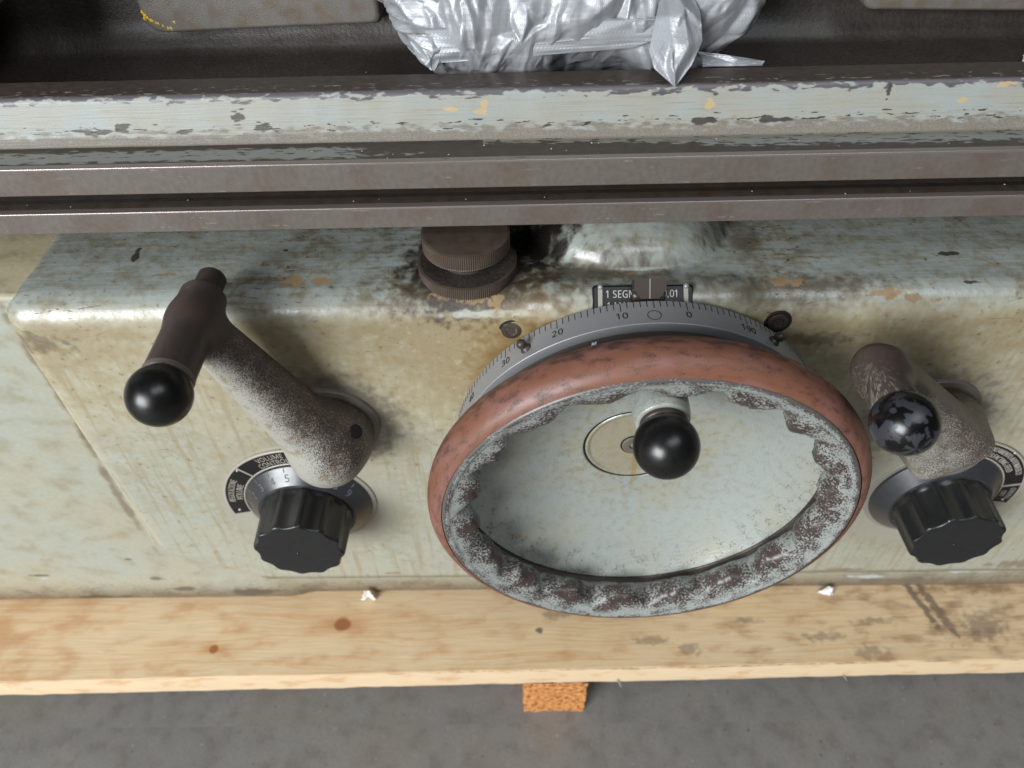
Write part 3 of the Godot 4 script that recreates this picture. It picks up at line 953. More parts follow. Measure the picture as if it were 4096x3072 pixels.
func build_floor() -> void:
	var mb := MB.new()
	mb.quad(Vector3(-5, 0, -3), Vector3(5, 0, -3), Vector3(5, 0, 6), Vector3(-5, 0, 6), Vector3.UP)
	var f := part("floor", mb, M.concrete, self, Vector3(0, -0.268, 0))
	tag(f, "worn grey concrete workshop floor in front of the pallet", "floor", "", "structure")


# a sheet over (x, y) lists with z from a function
func build_bed(machine: Node3D) -> void:
	var xs := PackedFloat32Array()
	for x in [-0.62, -0.45, -0.40, -0.35, -0.31, -0.3052, -0.3040, -0.29, -0.27, -0.255, -0.2475, -0.2425, -0.2375, -0.2325, -0.2275, -0.2225, -0.2175, -0.2125, -0.2, -0.1, 0.0, 0.1, 0.2, 0.3, 0.45, 0.6]: xs.append(x)
	var ys := PackedFloat32Array([0.21, 0.17, 0.13, 0.105, 0.1006, 0.1005, 0.1001, 0.0998, 0.0992, 0.0982, 0.0968, 0.0950, 0.08, 0.05, 0.0, -0.06, -0.10, -0.13, -0.155, -0.17, -0.18, -0.187, -0.1905, -0.1922, -0.193])
	var mb := MB.new()
	var p := PackedVector3Array()
	var uv := PackedVector2Array()
	for y in ys:
		for x in xs:
			var slant := x - (y + 0.17) * -0.5
			var z := lerpf(-0.0640, -0.0675, smoothstep(-0.24, -0.222, slant))
			z -= 0.003 * smoothstep(-0.189, -0.193, y)
			var yy := y
			if y > 0.0950:      # over the rounded shoulder and back along the ledge
				var a := minf((y - 0.0950) / 0.0048, 1.0) * PI / 2
				yy = 0.0875 + 0.0032 * sin(a)
				z -= 0.0032 * (1.0 - cos(a)) + maxf(0.0, y - 0.0998)
			else: yy = minf(yy, 0.0875)
			p.append(Vector3(x, yy, z))
			uv.append(Vector2((x + 0.6) / 1.1, (0.16 - y) / 0.36))
	mb.grid(p, uv, ys.size(), xs.size(), Vector3.BACK)
	# underside and back of the bed
	mb.quad(Vector3(-0.62, -0.193, -0.07), Vector3(0.6, -0.193, -0.07), Vector3(0.6, -0.193, -0.5), Vector3(-0.62, -0.193, -0.5), Vector3.DOWN)
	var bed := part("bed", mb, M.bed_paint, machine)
	tag(bed, "lower body of the machine in stained grey-green paint")


func hump(x: float, s: float) -> Vector2:   # how far the apron's skin stands out: (up, forward)
	var z := s + (PANEL - AFIL - ATOP)
	# cover of the handwheel shaft, on the flat top
	var q := pow(absf(x + 0.006) / 0.054, 2.3) + pow(absf(z + 0.142) / 0.0645, 2.4)
	var up := 0.0235 * smoothstep(0.0, 0.22, 1.0 - q) * pow(maxf(0.0, 1.0 - q), 0.75)
	# a raised seat for the name plate over the rounded edge
	var seat := smoothstep(0.060, 0.040, absf(x + 0.004)) * exp(-pow((s - ATOP - 0.011) / 0.011, 2.0)) * 0.0045
	return Vector2(up, seat)


func build_apron(machine: Node3D) -> void:
	# outline (z, y) from the back of the top to the bottom
	var cuts := PackedVector2Array()
	var S := PackedFloat32Array()
	var N := PackedVector2Array()
	var k := 0
	while k <= 46:
		var s := ATOP * k / 46.0
		S.append(s); cuts.append(Vector2(PANEL - AFIL - ATOP + s, TOP)); N.append(Vector2(0, 1))
		k += 1
	for j in range(1, 15):
		var a := PI / 2 * j / 14.0
		S.append(ATOP + AFIL * a); cuts.append(Vector2(PANEL - AFIL + AFIL * sin(a), TOP - AFIL + AFIL * cos(a))); N.append(Vector2(sin(a), cos(a)))
	var rows_face := 40
	for j in range(1, rows_face + 1):
		var y := lerpf(TOP - AFIL, -0.1535, float(j) / rows_face)
		S.append(s_front(y)); cuts.append(Vector2(PANEL, y)); N.append(Vector2(1, 0))
	for j in range(1, 6):
		var a := PI / 2 * j / 5.0
		S.append(s_front(-0.1535) + 0.0025 * a); cuts.append(Vector2(PANEL - 0.0025 + 0.0025 * cos(a), -0.1535 - 0.0025 * sin(a))); N.append(Vector2(cos(a), -sin(a)))
	S.append(ALEN + 0.01); cuts.append(Vector2(PANEL - 0.02, -0.156)); N.append(Vector2(0, -1))
	# columns: the rounded left end, then the length
	var er := 0.0115
	var cols := []
	cols.append([0.0, 0.06])        # (x beyond the end, depth below the skin)
	for j in 9:
		var a := PI / 2 * j / 8.0
		cols.append([er * (1 - cos(a)), er * (1 - sin(a))])
	var x := 0.015
	while x < 0.70:
		cols.append([x, 0.0])
		x += 0.004 if x > 0.17 and x < 0.42 else 0.0065
	var no := FastNoiseLite.new()
	no.seed = 5
	no.frequency = 28.0
	var p := PackedVector3Array()
	var uv := PackedVector2Array()
	for i in S.size():
		var y := cuts[i].y
		# the lower left corner is cut off at a slant
		var left := -0.3045
		if y < -0.112: left += 0.058 * smoothstep(0.0, 1.0, clampf((-0.112 - y) / 0.044, 0, 1)) * 1.0
		for c in cols:
			var px: float = left + c[0]
			var o := cuts[i] - N[i] * float(c[1])
			var bump := hump(px, S[i])
			o += Vector2(0, 1) * bump.x + N[i] * bump.y
			o += N[i] * no.get_noise_3d(px, S[i], 0.0) * 0.0005
			p.append(Vector3(px, o.y, o.x))
			uv.append(Vector2((px - AX0) / (AX1 - AX0), S[i] / ALEN))
	var mb := MB.new()
	mb.grid(p, uv, S.size(), cols.size(), Vector3(0, 0.7, 0.7))
	var apron := part("apron", mb, M.apron_paint, machine)
	tag(apron, "stained grey-green front panel with a rounded top edge")
	# socket-head screws on flat discs coloured like greasy, shaded counterbores, either side of the wheel
	for q in [[-0.0647, 0.0738], [0.0603, 0.0768]]:
		var sc := MB.new()
		var xf := Transform3D(Basis(), Vector3(q[0], q[1], PANEL))
		var well := MB.new()
		well.lathe(rp([Vector2(0.0066, -0.0008), Vector2(0.0064, 0.00008), Vector2(0.0, 0.00008)], [0, 0.0002, 0], 3), xf, 36, 0, TAU, Vector3.BACK)
		part("screw_well", well, M.grease_and_shade, apron)
		sc.lathe(rp([Vector2(0.0049, 0.0000), Vector2(0.0048, 0.0004), Vector2(0.0028, 0.0005)], [0, 0.0003, 0], 4), xf, 36, 0, TAU, Vector3.BACK)
		sc.lathe(PackedVector2Array([Vector2(0.0028, 0.0005), Vector2(0.0026, 0.0002), Vector2(0.0, 0.0002)]), xf, 6, 0, TAU, Vector3.BACK)
		part("socket_screw", sc, M.dark_iron, apron)


func build_table(machine: Node3D) -> void:
	var t := Node3D.new()
	t.name = "table"
	machine.add_child(t)
	t.set_meta("label", "long slotted table of the machine with worn pale paint")
	# the table has been swivelled a little out of level
	t.transform = Transform3D(Basis(Vector3.BACK, 0.0068), Vector3(0.0, 0.0004, 0.0))
	var x0 := -0.75
	var x1 := 0.75
	var sweep := func(called: String, outline: PackedVector2Array, m: Material, vs: PackedFloat32Array, step := 0.05, wob := 0.0) -> void:
		var p := PackedVector3Array()
		var uv := PackedVector2Array()
		var cnt := int((x1 - x0) / step) + 1
		var no := FastNoiseLite.new()
		no.frequency = 60.0
		no.seed = 9
		var s := 0.0
		for i in outline.size():
			if i: s += outline[i].distance_to(outline[i - 1])
			for j in cnt:
				var x := x0 + (x1 - x0) * j / (cnt - 1)
				var d := no.get_noise_2d(x, s * 0.4) * wob
				p.append(Vector3(x, outline[i].y + d, outline[i].x + d))
				uv.append(Vector2((x + 0.36) / 0.6, vs[i] if vs.size() else s))
		var mb := MB.new()
		mb.grid(p, uv, outline.size(), cnt, Vector3(0, 0.6, 0.8))
		part(called, mb, m, t)
	var none := PackedFloat32Array()
	# lower lip of the slot: back underside, front, top
	sweep.call("lower_rail", rp([Vector2(-0.30, 0.1179), Vector2(-0.0800, 0.1179), Vector2(-0.0800, 0.1275)], [0, 0.0005, 0], 4), M.steel, none)
	sweep.call("highlight_edge", rp([Vector2(-0.0800, 0.1275), Vector2(-0.0800, 0.1285), Vector2(-0.0834, 0.12855)], [0, 0.0009, 0], 6), M.polished_highlight, none, 0.004, 0.00012)  # paler strip puts the highlight along the worn edge
	sweep.call("slot_floor", densify(rp([Vector2(-0.0826, 0.1279), Vector2(-0.0838, 0.1284), Vector2(-0.0885, 0.1285), Vector2(-0.0935, 0.1272), Vector2(-0.104, 0.1272), Vector2(-0.104, 0.1385), Vector2(-0.0935, 0.1372), Vector2(-0.0822, 0.1372)], [0, 0.0005, 0.001, 0.001, 0.001, 0.001, 0.001, 0], 3), 0.003), M.slot_grit, none, 0.004, 0.0004)
	sweep.call("upper_rail", rp([Vector2(-0.0822, 0.13725), Vector2(-0.0800, 0.1374), Vector2(-0.0800, 0.1492)], [0, 0.0005, 0], 4), M.steel, none)
	sweep.call("highlight_edge", rp([Vector2(-0.0800, 0.1492), Vector2(-0.0800, 0.1503), Vector2(-0.0830, 0.15035)], [0, 0.0010, 0], 6), M.polished_highlight, none, 0.004, 0.00012)
	# painted flange: ledge, face, rounded top, wall down into the trough
	var pr := rp([Vector2(-0.0818, 0.15028), Vector2(-0.0985, 0.1497), Vector2(-0.1015, 0.1535), Vector2(-0.1050, 0.1692), Vector2(-0.1195, 0.1707), Vector2(-0.1205, 0.148)], [0, 0.002, 0.004, 0.0032, 0.0012, 0], 6)
	var vs := PackedFloat32Array()
	for q in pr:
		if q.x > -0.0985 and q.y < 0.152: vs.append(clampf((-0.0818 - q.x) / 0.0167, 0, 1) * 0.26)
		elif q.x > -0.1062: vs.append(0.26 + clampf((q.y - 0.1497) / 0.0205, 0, 1) * 0.34)
		elif q.x > -0.1196: vs.append(0.62 + clampf((-0.1062 - q.x) / 0.0134, 0, 1) * 0.23)
		else: vs.append(0.87 + clampf((0.1707 - q.y) / 0.0227, 0, 1) * 0.13)
	sweep.call("painted_flange", pr, M.flange, vs, 0.004, 0.00025)
	# coolant trough behind the flange and the wall that closes it
	sweep.call("trough", densify(rp([Vector2(-0.118, 0.1495), Vector2(-0.198, 0.1500), Vector2(-0.2065, 0.160), Vector2(-0.216, 0.30)], [0, 0.008, 0.02, 0], 8), 0.006), M.grime_and_shade, none, 0.006, 0.0006)


# ------------------------------------------------------------------ handwheel

func build_handwheel(machine: Node3D) -> void:
	# dish and hub: one lathe with planar texture coordinates
	var pr := PackedVector2Array()
	pr.append_array(rp([Vector2(0.0, -0.0487), Vector2(0.0235, -0.0487), Vector2(0.0255, -0.0476), Vector2(0.0268, -0.0492), Vector2(0.0276, -0.0478), Vector2(0.031, -0.0476)], [0, 0.002, 0.001, 0.0006, 0.0008, 0], 4))
	for k in range(1, 25):
		var r := lerpf(0.031, 0.0915, k / 24.0)
		var q := (r - 0.027) / 0.0645
		pr.append(Vector2(r, -0.0478 + 0.0258 * pow(q, 2.05)))
	var mb := MB.new()
	var p := PackedVector3Array()
	var uv := PackedVector2Array()
	var seg := 192
	for i in pr.size():
		for j in seg + 1:
			var a := TAU * j / seg
			var q := Vector3(pr[i].x * cos(a), pr[i].x * sin(a), pr[i].y)
			p.append(q)
			uv.append(Vector2(q.x / 0.2 + 0.5, 0.5 - q.y / 0.2))
	mb.grid(p, uv, pr.size(), seg + 1, Vector3.BACK, true)
	var wheel := part("handwheel", mb, M.dish_paint, machine)
	tag(wheel, "large handwheel with a brick-red rim and a grey painted dish")
	# dark turned outside of the wheel, between rim and collar
	var outer := MB.new()
	var wall := MB.new()
	wall.lathe(PackedVector2Array([Vector2(0.0912, -0.0226), Vector2(0.0926, -0.0219), Vector2(0.0934, -0.0212), Vector2(0.0938, -0.0175)]), Transform3D(), 192, 0, TAU, Vector3.BACK)
	part("dish_wall", wall, M.grime_and_shade, wheel)  # dark colour stands for the shadow gap behind the grip ring
	outer.lathe(rp([Vector2(0.0945, -0.015), Vector2(0.0925, -0.024), Vector2(0.0915, -0.0375), Vector2(0.0815, -0.0385)], [0, 0.002, 0.001, 0], 4), Transform3D(), 128, 0, TAU, Vector3.FORWARD)
	part("wheel_back", outer, M.dark_iron, wheel)
	# inner ring with finger grips: lumps every 20 degrees
	p = PackedVector3Array()
	uv = PackedVector2Array()
	seg = 360
	var prof := [[0.1000, -0.0009, 0.0], [0.0994, 0.0004, 0.0], [0.0980, 0.0006, 0.0], [0.0966, 0.0001, 0.0], [0.0962, -0.0004, 0.0], [0.0950, -0.0009, 0.0], [0.0930, -0.0015, 0.05], [0.0911, -0.0025, 0.3], [0.0894, -0.0041, 0.7], [0.0883, -0.0066, 1.0], [0.0879, -0.0096, 1.0], [0.0883, -0.0126, 1.0], [0.0896, -0.0156, 0.8], [0.0916, -0.0180, 0.4], [0.0945, -0.0196, 0.0]]
	var no := FastNoiseLite.new()
	no.frequency = 90.0
	for i in prof.size():
		for j in seg + 1:
			var a := TAU * j / seg
			var lump := 1.0 - pow(absf(2.0 * (fposmod((a - deg_to_rad(7.0)) / TAU * 18.0 + 0.5, 1.0) - 0.5)), 2.2)
			var uneven := 0.95 + 0.35 * no.get_noise_2d(cos(a) * 0.09, sin(a) * 0.09)
			var r: float = prof[i][0] + prof[i][2] * (0.0030 - 0.0078 * lump * uneven)
			var z: float = prof[i][1] + prof[i][2] * 0.0012 * lump
			p.append(Vector3(r * cos(a), r * sin(a), z))
			uv.append(Vector2(a / TAU, 0.28 + 0.62 * i / (prof.size() - 1)))
	var ring := MB.new()
	ring.grid(p, uv, prof.size(), seg + 1, Vector3.BACK, true)
	part("finger_grip_ring", ring, M.ring_paint, wheel)
	# bakelite rim
	pr = PackedVector2Array()
	for k in 33:
		var a := lerpf(deg_to_rad(79), deg_to_rad(-108), k / 32.0)
		pr.append(Vector2(0.0983 + 0.0092 * cos(a), -0.0113 + 0.0116 * sin(a)))
	var rim := MB.new()
	rim.lathe(pr, Transform3D(), 192)
	var rim_part := part("rim", rim, M.bakelite, wheel)
	tag(rim_part, "brick-red bakelite rim, blackened by hands")
	# hub bolt
	var bolt := MB.new()
	bolt.lathe(rp([Vector2(0.0066, -0.0487), Vector2(0.0066, -0.0478), Vector2(0.0056, -0.0475), Vector2(0.0027, -0.0475), Vector2(0.0026, -0.0490), Vector2(0, -0.0490)], [0, 0.0004, 0.0003, 0.0002, 0.0001, 0], 3), Transform3D(), 40, 0, TAU, Vector3.BACK)
	part("hub_bolt", bolt, M.cast_skin, wheel)
	var groove := MB.new()
	groove.lathe(PackedVector2Array([Vector2(0.0066, -0.0486), Vector2(0.0075, -0.04855)]), Transform3D(), 40, 0, TAU, Vector3.BACK)
	groove.lathe(PackedVector2Array([Vector2(0.0, -0.0488), Vector2(0.0026, -0.0488)]), Transform3D(), 24, 0, TAU, Vector3.BACK)
	groove.lathe(PackedVector2Array([Vector2(0.0262, -0.0484), Vector2(0.0275, -0.0483)]), Transform3D(), 90, 0, TAU, Vector3.BACK)
	part("hub_groove", groove, M.hole, wheel)
	# the handle on the dish
	var hp := Transform3D(Basis(), Vector3(-0.0015, 0.0728, 0.0))
	var post := MB.new()
	post.lathe(rp([Vector2(0.0150, -0.040), Vector2(0.0128, -0.030), Vector2(0.0121, -0.004), Vector2(0.0114, -0.0004), Vector2(0.0, -0.0004)], [0, 0.006, 0.002, 0.0012, 0], 5), hp, 48)
	part("handle_post", post, M.post_paint, wheel)
	var ferrule := MB.new()
	ferrule.lathe(rp([Vector2(0.0100, -0.0006), Vector2(0.0099, 0.0012), Vector2(0.0088, 0.0024), Vector2(0.0, 0.0024)], [0, 0.0008, 0.0008, 0], 4), hp, 40)
	part("ferrule", ferrule, M.dark_iron, wheel)
	ball("ball_knob", wheel, Vector3(-0.0021, 0.0729, 0.0121), 0.0136, M.black_plastic, "glossy black ball on the handwheel handle")
	# a drip of white paint on the dark band
	var drip := MB.new()
	blob_patch(drip, Vector3(-0.0287, 0.0876, -0.0330), Vector3(-0.31, 0.95, 0), Vector3(0, 0, 1), 0.0011, 0.0020, 0.0003, 3)
	part("paint_drip", drip, M.white_paint, wheel)


# a small flattened lump lying on a surface
func blob_patch(mb: MB, at: Vector3, up: Vector3, along_: Vector3, rx: float, ry: float, high: float, sd: int) -> void:
	up = up.normalized()
	var y := (along_ - up * along_.dot(up)).normalized()
	var x := y.cross(up)
	var p := PackedVector3Array()
	var uv := PackedVector2Array()
	for i in 5:
		var r := i / 4.0
		for j in 17:
			var a := TAU * j / 16.0
			var w := 1.0 + 0.28 * sin(a * 3.0 + sd) + 0.18 * sin(a * 5.0 + sd * 2.3)
			p.append(at + x * cos(a) * r * rx * w + y * sin(a) * r * ry * w + up * high * (1.0 - r * r))
			uv.append(Vector2(r, j / 16.0))
	mb.grid(p, uv, 5, 17, up, true)


func ball(called: String, parent: Node3D, at: Vector3, r: float, m: Material, label := "") -> MeshInstance3D:
	var pr := PackedVector2Array()
	for k in 33:
		var a := lerpf(deg_to_rad(-62), deg_to_rad(90), k / 32.0)
		pr.append(Vector2(r * cos(a), r * sin(a)))
	pr[32].x = 0.0
	var mb := MB.new()
	mb.lathe(pr, Transform3D(), 64)
	mb.lathe(PackedVector2Array([Vector2(0, -r * 0.883), Vector2(r * 0.469, -r * 0.883)]), Transform3D(), 40, 0, TAU, Vector3.FORWARD)
	var o := part(called, mb, m, parent, at)
	if label: o.set_meta("label", label)
	return o


func build_collar(machine: Node3D) -> void:
	var mb := MB.new()
	mb.lathe(rp([Vector2(0.08, -0.0542), Vector2(0.0946, -0.0542), Vector2(0.0946, -0.0389), Vector2(0.0805, -0.0389)], [0, 0.0004, 0.0005, 0], 4), Transform3D(), 180)
	var collar := part("graduated_collar", mb, M.collar_steel, machine)
	tag(collar, "grey steel collar with engraved divisions and numbers behind the handwheel")
	var marks := MB.new()
	for k in range(-48, 64):
		var a := deg_to_rad(8.3 - 1.8 * k)
		var long := 0.0056 if k % 10 == 0 else (0.0046 if k % 5 == 0 else 0.0038)
		var dir := Vector3(sin(a), cos(a), 0)
		var tan_ := Vector3(cos(a), -sin(a), 0)
		marks.box(Vector3(0.00032, 0.00016, long), Transform3D(Basis(tan_, dir, Vector3.BACK), dir * 0.09464 + Vector3(0, 0, -0.0538 + long / 2)), 0.00004)
	part("graduation_marks", marks, M.ink, collar)
	for k in [[-1, "190"], [0, "0"], [1, "10"], [2, "20"], [3, "30"], [4, "40"]]:
		var a0 := deg_to_rad(8.3 - 18.0 * k[0])
		var num := MB.new()
		letters(num, k[1], 0.0036, func(q: Vector3) -> Vector3:
			var a := a0 + q.x / 0.0946
			return Vector3(sin(a), cos(a), 0) * (0.0947 + q.z) + Vector3(0, 0, -0.0452 - q.y), 0.00012)
		part("engraved_number", num, M.ink, collar)
	# locking screw hole and the two ball-headed pins
	var dir := Vector3(sin(deg_to_rad(-1.1)), cos(deg_to_rad(-1.1)), 0)
	var hole := MB.new()
	hole.lathe(rp([Vector2(0.0031, 0.0), Vector2(0.0030, 0.0003), Vector2(0.0026, -0.0006), Vector2(0.0, -0.0012)], [0, 0.0001, 0.0003, 0], 3), along(dir * 0.0946 + Vector3(0, 0, -0.0442), dir), 28, 0, TAU, dir)
	part("locking_screw", hole, M.hole, collar)
	for deg in [-37.9, 35.5]:
		var d := Vector3(sin(deg_to_rad(deg)), cos(deg_to_rad(deg)), 0)
		var pin := MB.new()
		var head := [Vector2(0.0030, 0.0), Vector2(0.0024, 0.0012), Vector2(0.0019, 0.0018)]
		for k in range(-3, 7): head.append(Vector2(0.0024 * cos(PI / 12 * k), 0.0037 + 0.0024 * sin(PI / 12 * k)))
		head.append(Vector2(0, 0.0061))
		pin.lathe(PackedVector2Array(head), along(d * 0.0944 + Vector3(0, 0, -0.0452), d), 28)
		part("ball_headed_pin", pin, M.dark_iron, collar)


func build_knurled_knob(machine: Node3D) -> void:
	var disc := func(called: String, r: float, y0: float, y1: float, teeth: int, parent: Node3D) -> MeshInstance3D:
		var mb := MB.new()
		var at := Vector3(-0.0853, 0, -0.0845)
		var up := Transform3D(Basis(Vector3.RIGHT, Vector3.FORWARD, Vector3.UP), at)
		var seg := teeth * 4
		var p := PackedVector3Array()
		var uv := PackedVector2Array()
		for y in [y0, y0 + 0.0004, y1 - 0.0008, y1 - 0.0003]:
			for j in seg + 1:
				var a := TAU * j / seg
				var dig := 0.00042 * (1.0 if j % 4 == 0 else (0.5 if j % 2 else 0.0)) * (0.0 if y > y1 - 0.0005 or y < y0 + 0.0002 else 1.0)
				p.append(up * Vector3((r - dig) * cos(a), (r - dig) * sin(a), y))
				uv.append(Vector2(a, y))
		mb.grid(p, uv, 4, seg + 1, null, true)
		mb.lathe(rp([Vector2(r, y1 - 0.0003), Vector2(r - 0.0011, y1), Vector2(0.002, y1 - 0.0003), Vector2(0, y1 - 0.0003)], [0, 0.0004, 0.001, 0], 3), up, 96, 0, TAU, Vector3.UP)
		mb.lathe(PackedVector2Array([Vector2(r, y0), Vector2(0, y0)]), up, 96, 0, TAU, Vector3.DOWN)
		return part(called, mb, M.knurl, parent)
	M.knurl = tri(mat("knurl", "cast", 0.012, 0.3, 0.6), Vector3(22, 22, 22))
	M.knurl.albedo_color = Color(0.80, 0.74, 0.70)
	var low: MeshInstance3D = disc.call("knurled_knob", 0.0236, 0.0905, 0.0968, 150, machine)
	tag(low, "double knurled dark knob under the table edge")
	disc.call("upper_disc", 0.0205, 0.1047, 0.1125, 130, low)
	var stem := MB.new()
	stem.lathe(PackedVector2Array([Vector2(0.0125, 0.0960), Vector2(0.0125, 0.1049)]), Transform3D(Basis(Vector3.RIGHT, Vector3.FORWARD, Vector3.UP), Vector3(-0.0853, 0, -0.0845)), 64)
	stem.lathe(PackedVector2Array([Vector2(0.0224, 0.09695), Vector2(0.012, 0.0967)]), Transform3D(Basis(Vector3.RIGHT, Vector3.FORWARD, Vector3.UP), Vector3(-0.0853, 0, -0.0845)), 64, 0, TAU, Vector3.UP)
	part("greasy_stem", stem, M.grime_and_shade, low)


# ------------------------------------------------------------------ cranks: smooth castings meshed from joined distance fields

func seg_field(q: Vector3, a: Vector3, b: Vector3, ra: float, rb: float) -> float:
	var ab := b - a
	var t := clampf((q - a).dot(ab) / ab.length_squared(), 0.0, 1.0)
	return q.distance_to(a + ab * t) - lerpf(ra, rb, t)


func rod_field(q: Vector3, a: Vector3, b: Vector3, r: float, edge: float) -> float:   # a rod with flat, rounded ends
	var ab := b - a
	var l := ab.length()
	var u := ab / l
	var h := (q - a).dot(u)
	var rad := (q - a - u * h).length()
	var dx := rad - (r - edge)
	var dy := absf(h - l / 2) - (l / 2 - edge)
	return minf(maxf(dx, dy), 0.0) + Vector2(maxf(dx, 0), maxf(dy, 0)).length() - edge


func slab_field(q: Vector3, a: Vector3, b: Vector3, wa: float, wb: float) -> float:   # a flat bar that widens from a to b, edges rounded
	var ab := b - a
	var l := ab.length()
	var u := ab / l
	var side := u.cross(Vector3.BACK).normalized()
	var up := side.cross(u)
	var d := q - a
	var h := d.dot(u)
	var t := clampf(h / l, 0.0, 1.0)
	var e := 0.0055
	var p := Vector3(absf(d.dot(side)) - (lerpf(wa, wb, t) - e), absf(d.dot(up)) - (lerpf(0.0085, 0.0125, t) - e), absf(h - l / 2) - (l / 2 - e))
	return Vector3(maxf(p.x, 0), maxf(p.y, 0), maxf(p.z, 0)).length() + minf(maxf(p.x, maxf(p.y, p.z)), 0.0) - e


func smin(a: float, b: float, k: float) -> float:
	var h := maxf(k - absf(a - b), 0.0) / k
	return minf(a, b) - h * h * k * 0.25


func nets(lo: Vector3, hi: Vector3, cell: float, field: Callable, uv_of: Callable) -> MB:
	var nx := int((hi.x - lo.x) / cell) + 2
	var ny := int((hi.y - lo.y) / cell) + 2
	var nz_ := int((hi.z - lo.z) / cell) + 2
	var f := PackedFloat32Array()
	f.resize(nx * ny * nz_)
	# coarse look first: skip what is far from the surface
	for k in nz_:
		for j in ny:
			var i := 0
			while i < nx:
				var d: float = field.call(lo + Vector3(i, j, k) * cell)
				var skip := maxi(1, int(absf(d) / cell) - 1)
				for s in mini(skip, nx - i): f[(k * ny + j) * nx + i + s] = d - signf(d) * s * cell * 0.9
				i += skip
	var mb := MB.new()
	var at := PackedInt32Array()
	at.resize(nx * ny * nz_)
	at.fill(-1)
	var off := [0, 1, nx, nx + 1, nx * ny, nx * ny + 1, nx * ny + nx, nx * ny + nx + 1]
	var cor := [Vector3(0, 0, 0), Vector3(1, 0, 0), Vector3(0, 1, 0), Vector3(1, 1, 0), Vector3(0, 0, 1), Vector3(1, 0, 1), Vector3(0, 1, 1), Vector3(1, 1, 1)]
	var edges := [[0, 1], [2, 3], [4, 5], [6, 7], [0, 2], [1, 3], [4, 6], [5, 7], [0, 4], [1, 5], [2, 6], [3, 7]]
	for k in nz_ - 1:
		for j in ny - 1:
			for i in nx - 1:
				var c := (k * ny + j) * nx + i
				var inside := 0
				for o in off: inside += 1 if f[c + o] < 0.0 else 0
				if inside == 0 or inside == 8: continue
				var sum := Vector3.ZERO
				var cnt := 0
				for e in edges:
					var fa := f[c + off[e[0]]]
					var fb := f[c + off[e[1]]]
					if (fa < 0.0) != (fb < 0.0):
						sum += cor[e[0]].lerp(cor[e[1]], fa / (fa - fb))
						cnt += 1
				var q: Vector3 = lo + (Vector3(i, j, k) + sum / cnt) * cell
				var h := cell * 0.6
				var g := Vector3(field.call(q + Vector3(h, 0, 0)) - field.call(q - Vector3(h, 0, 0)), field.call(q + Vector3(0, h, 0)) - field.call(q - Vector3(0, h, 0)), field.call(q + Vector3(0, 0, h)) - field.call(q - Vector3(0, 0, h))).normalized()
				q -= g * float(field.call(q))
				at[c] = mb.v.size()
				mb.v.append(q); mb.n.append(g); mb.t.append(uv_of.call(q))
	var axes := [[1, nx, nx * ny], [nx, nx * ny, 1], [nx * ny, 1, nx]]
	for k in range(1, nz_ - 1):
		for j in range(1, ny - 1):
			for i in range(1, nx - 1):
				var c := (k * ny + j) * nx + i
				for ax in axes:
					var a := f[c] < 0.0
					if a == (f[c + ax[0]] < 0.0): continue
					var q0 := at[c]
					var q1 := at[c - ax[1]]
					var q2 := at[c - ax[1] - ax[2]]
					var q3 := at[c - ax[2]]
					if q0 < 0 or q1 < 0 or q2 < 0 or q3 < 0: continue
					if a: mb.ix.append_array([q0, q2, q1, q0, q3, q2])
					else: mb.ix.append_array([q0, q1, q2, q0, q2, q3])
	# the seam of the texture: give triangles that cross it their own corner
	for k in range(0, mb.ix.size(), 3):
		var u := [mb.t[mb.ix[k]], mb.t[mb.ix[k + 1]], mb.t[mb.ix[k + 2]]]
		var top := maxf(u[0].y, maxf(u[1].y, u[2].y))
		for e in 3:
			if top - u[e].y > 0.5:
				var o := mb.ix[k + e]
				mb.v.append(mb.v[o]); mb.n.append(mb.n[o]); mb.t.append(mb.t[o] + Vector2(0, 1))
				mb.ix[k + e] = mb.v.size() - 1
	return mb


func build_cranks(machine: Node3D) -> void:
	crank(machine, "left", Vector3(-0.1605, 0.0095, 0), Vector3(-0.2010, 0.1000, 0), -0.0222, [-0.055, -0.0035], [-0.0375, -0.041], [0.0100, 0.0170], 0.0101)
	crank(machine, "right", Vector3(0.1570, 0.0110, 0), Vector3(0.0853, 0.0922, 0), -0.0262, [-0.0165, 0.008], [-0.0110, -0.036], [0.0105, 0.0190], 0.0094)


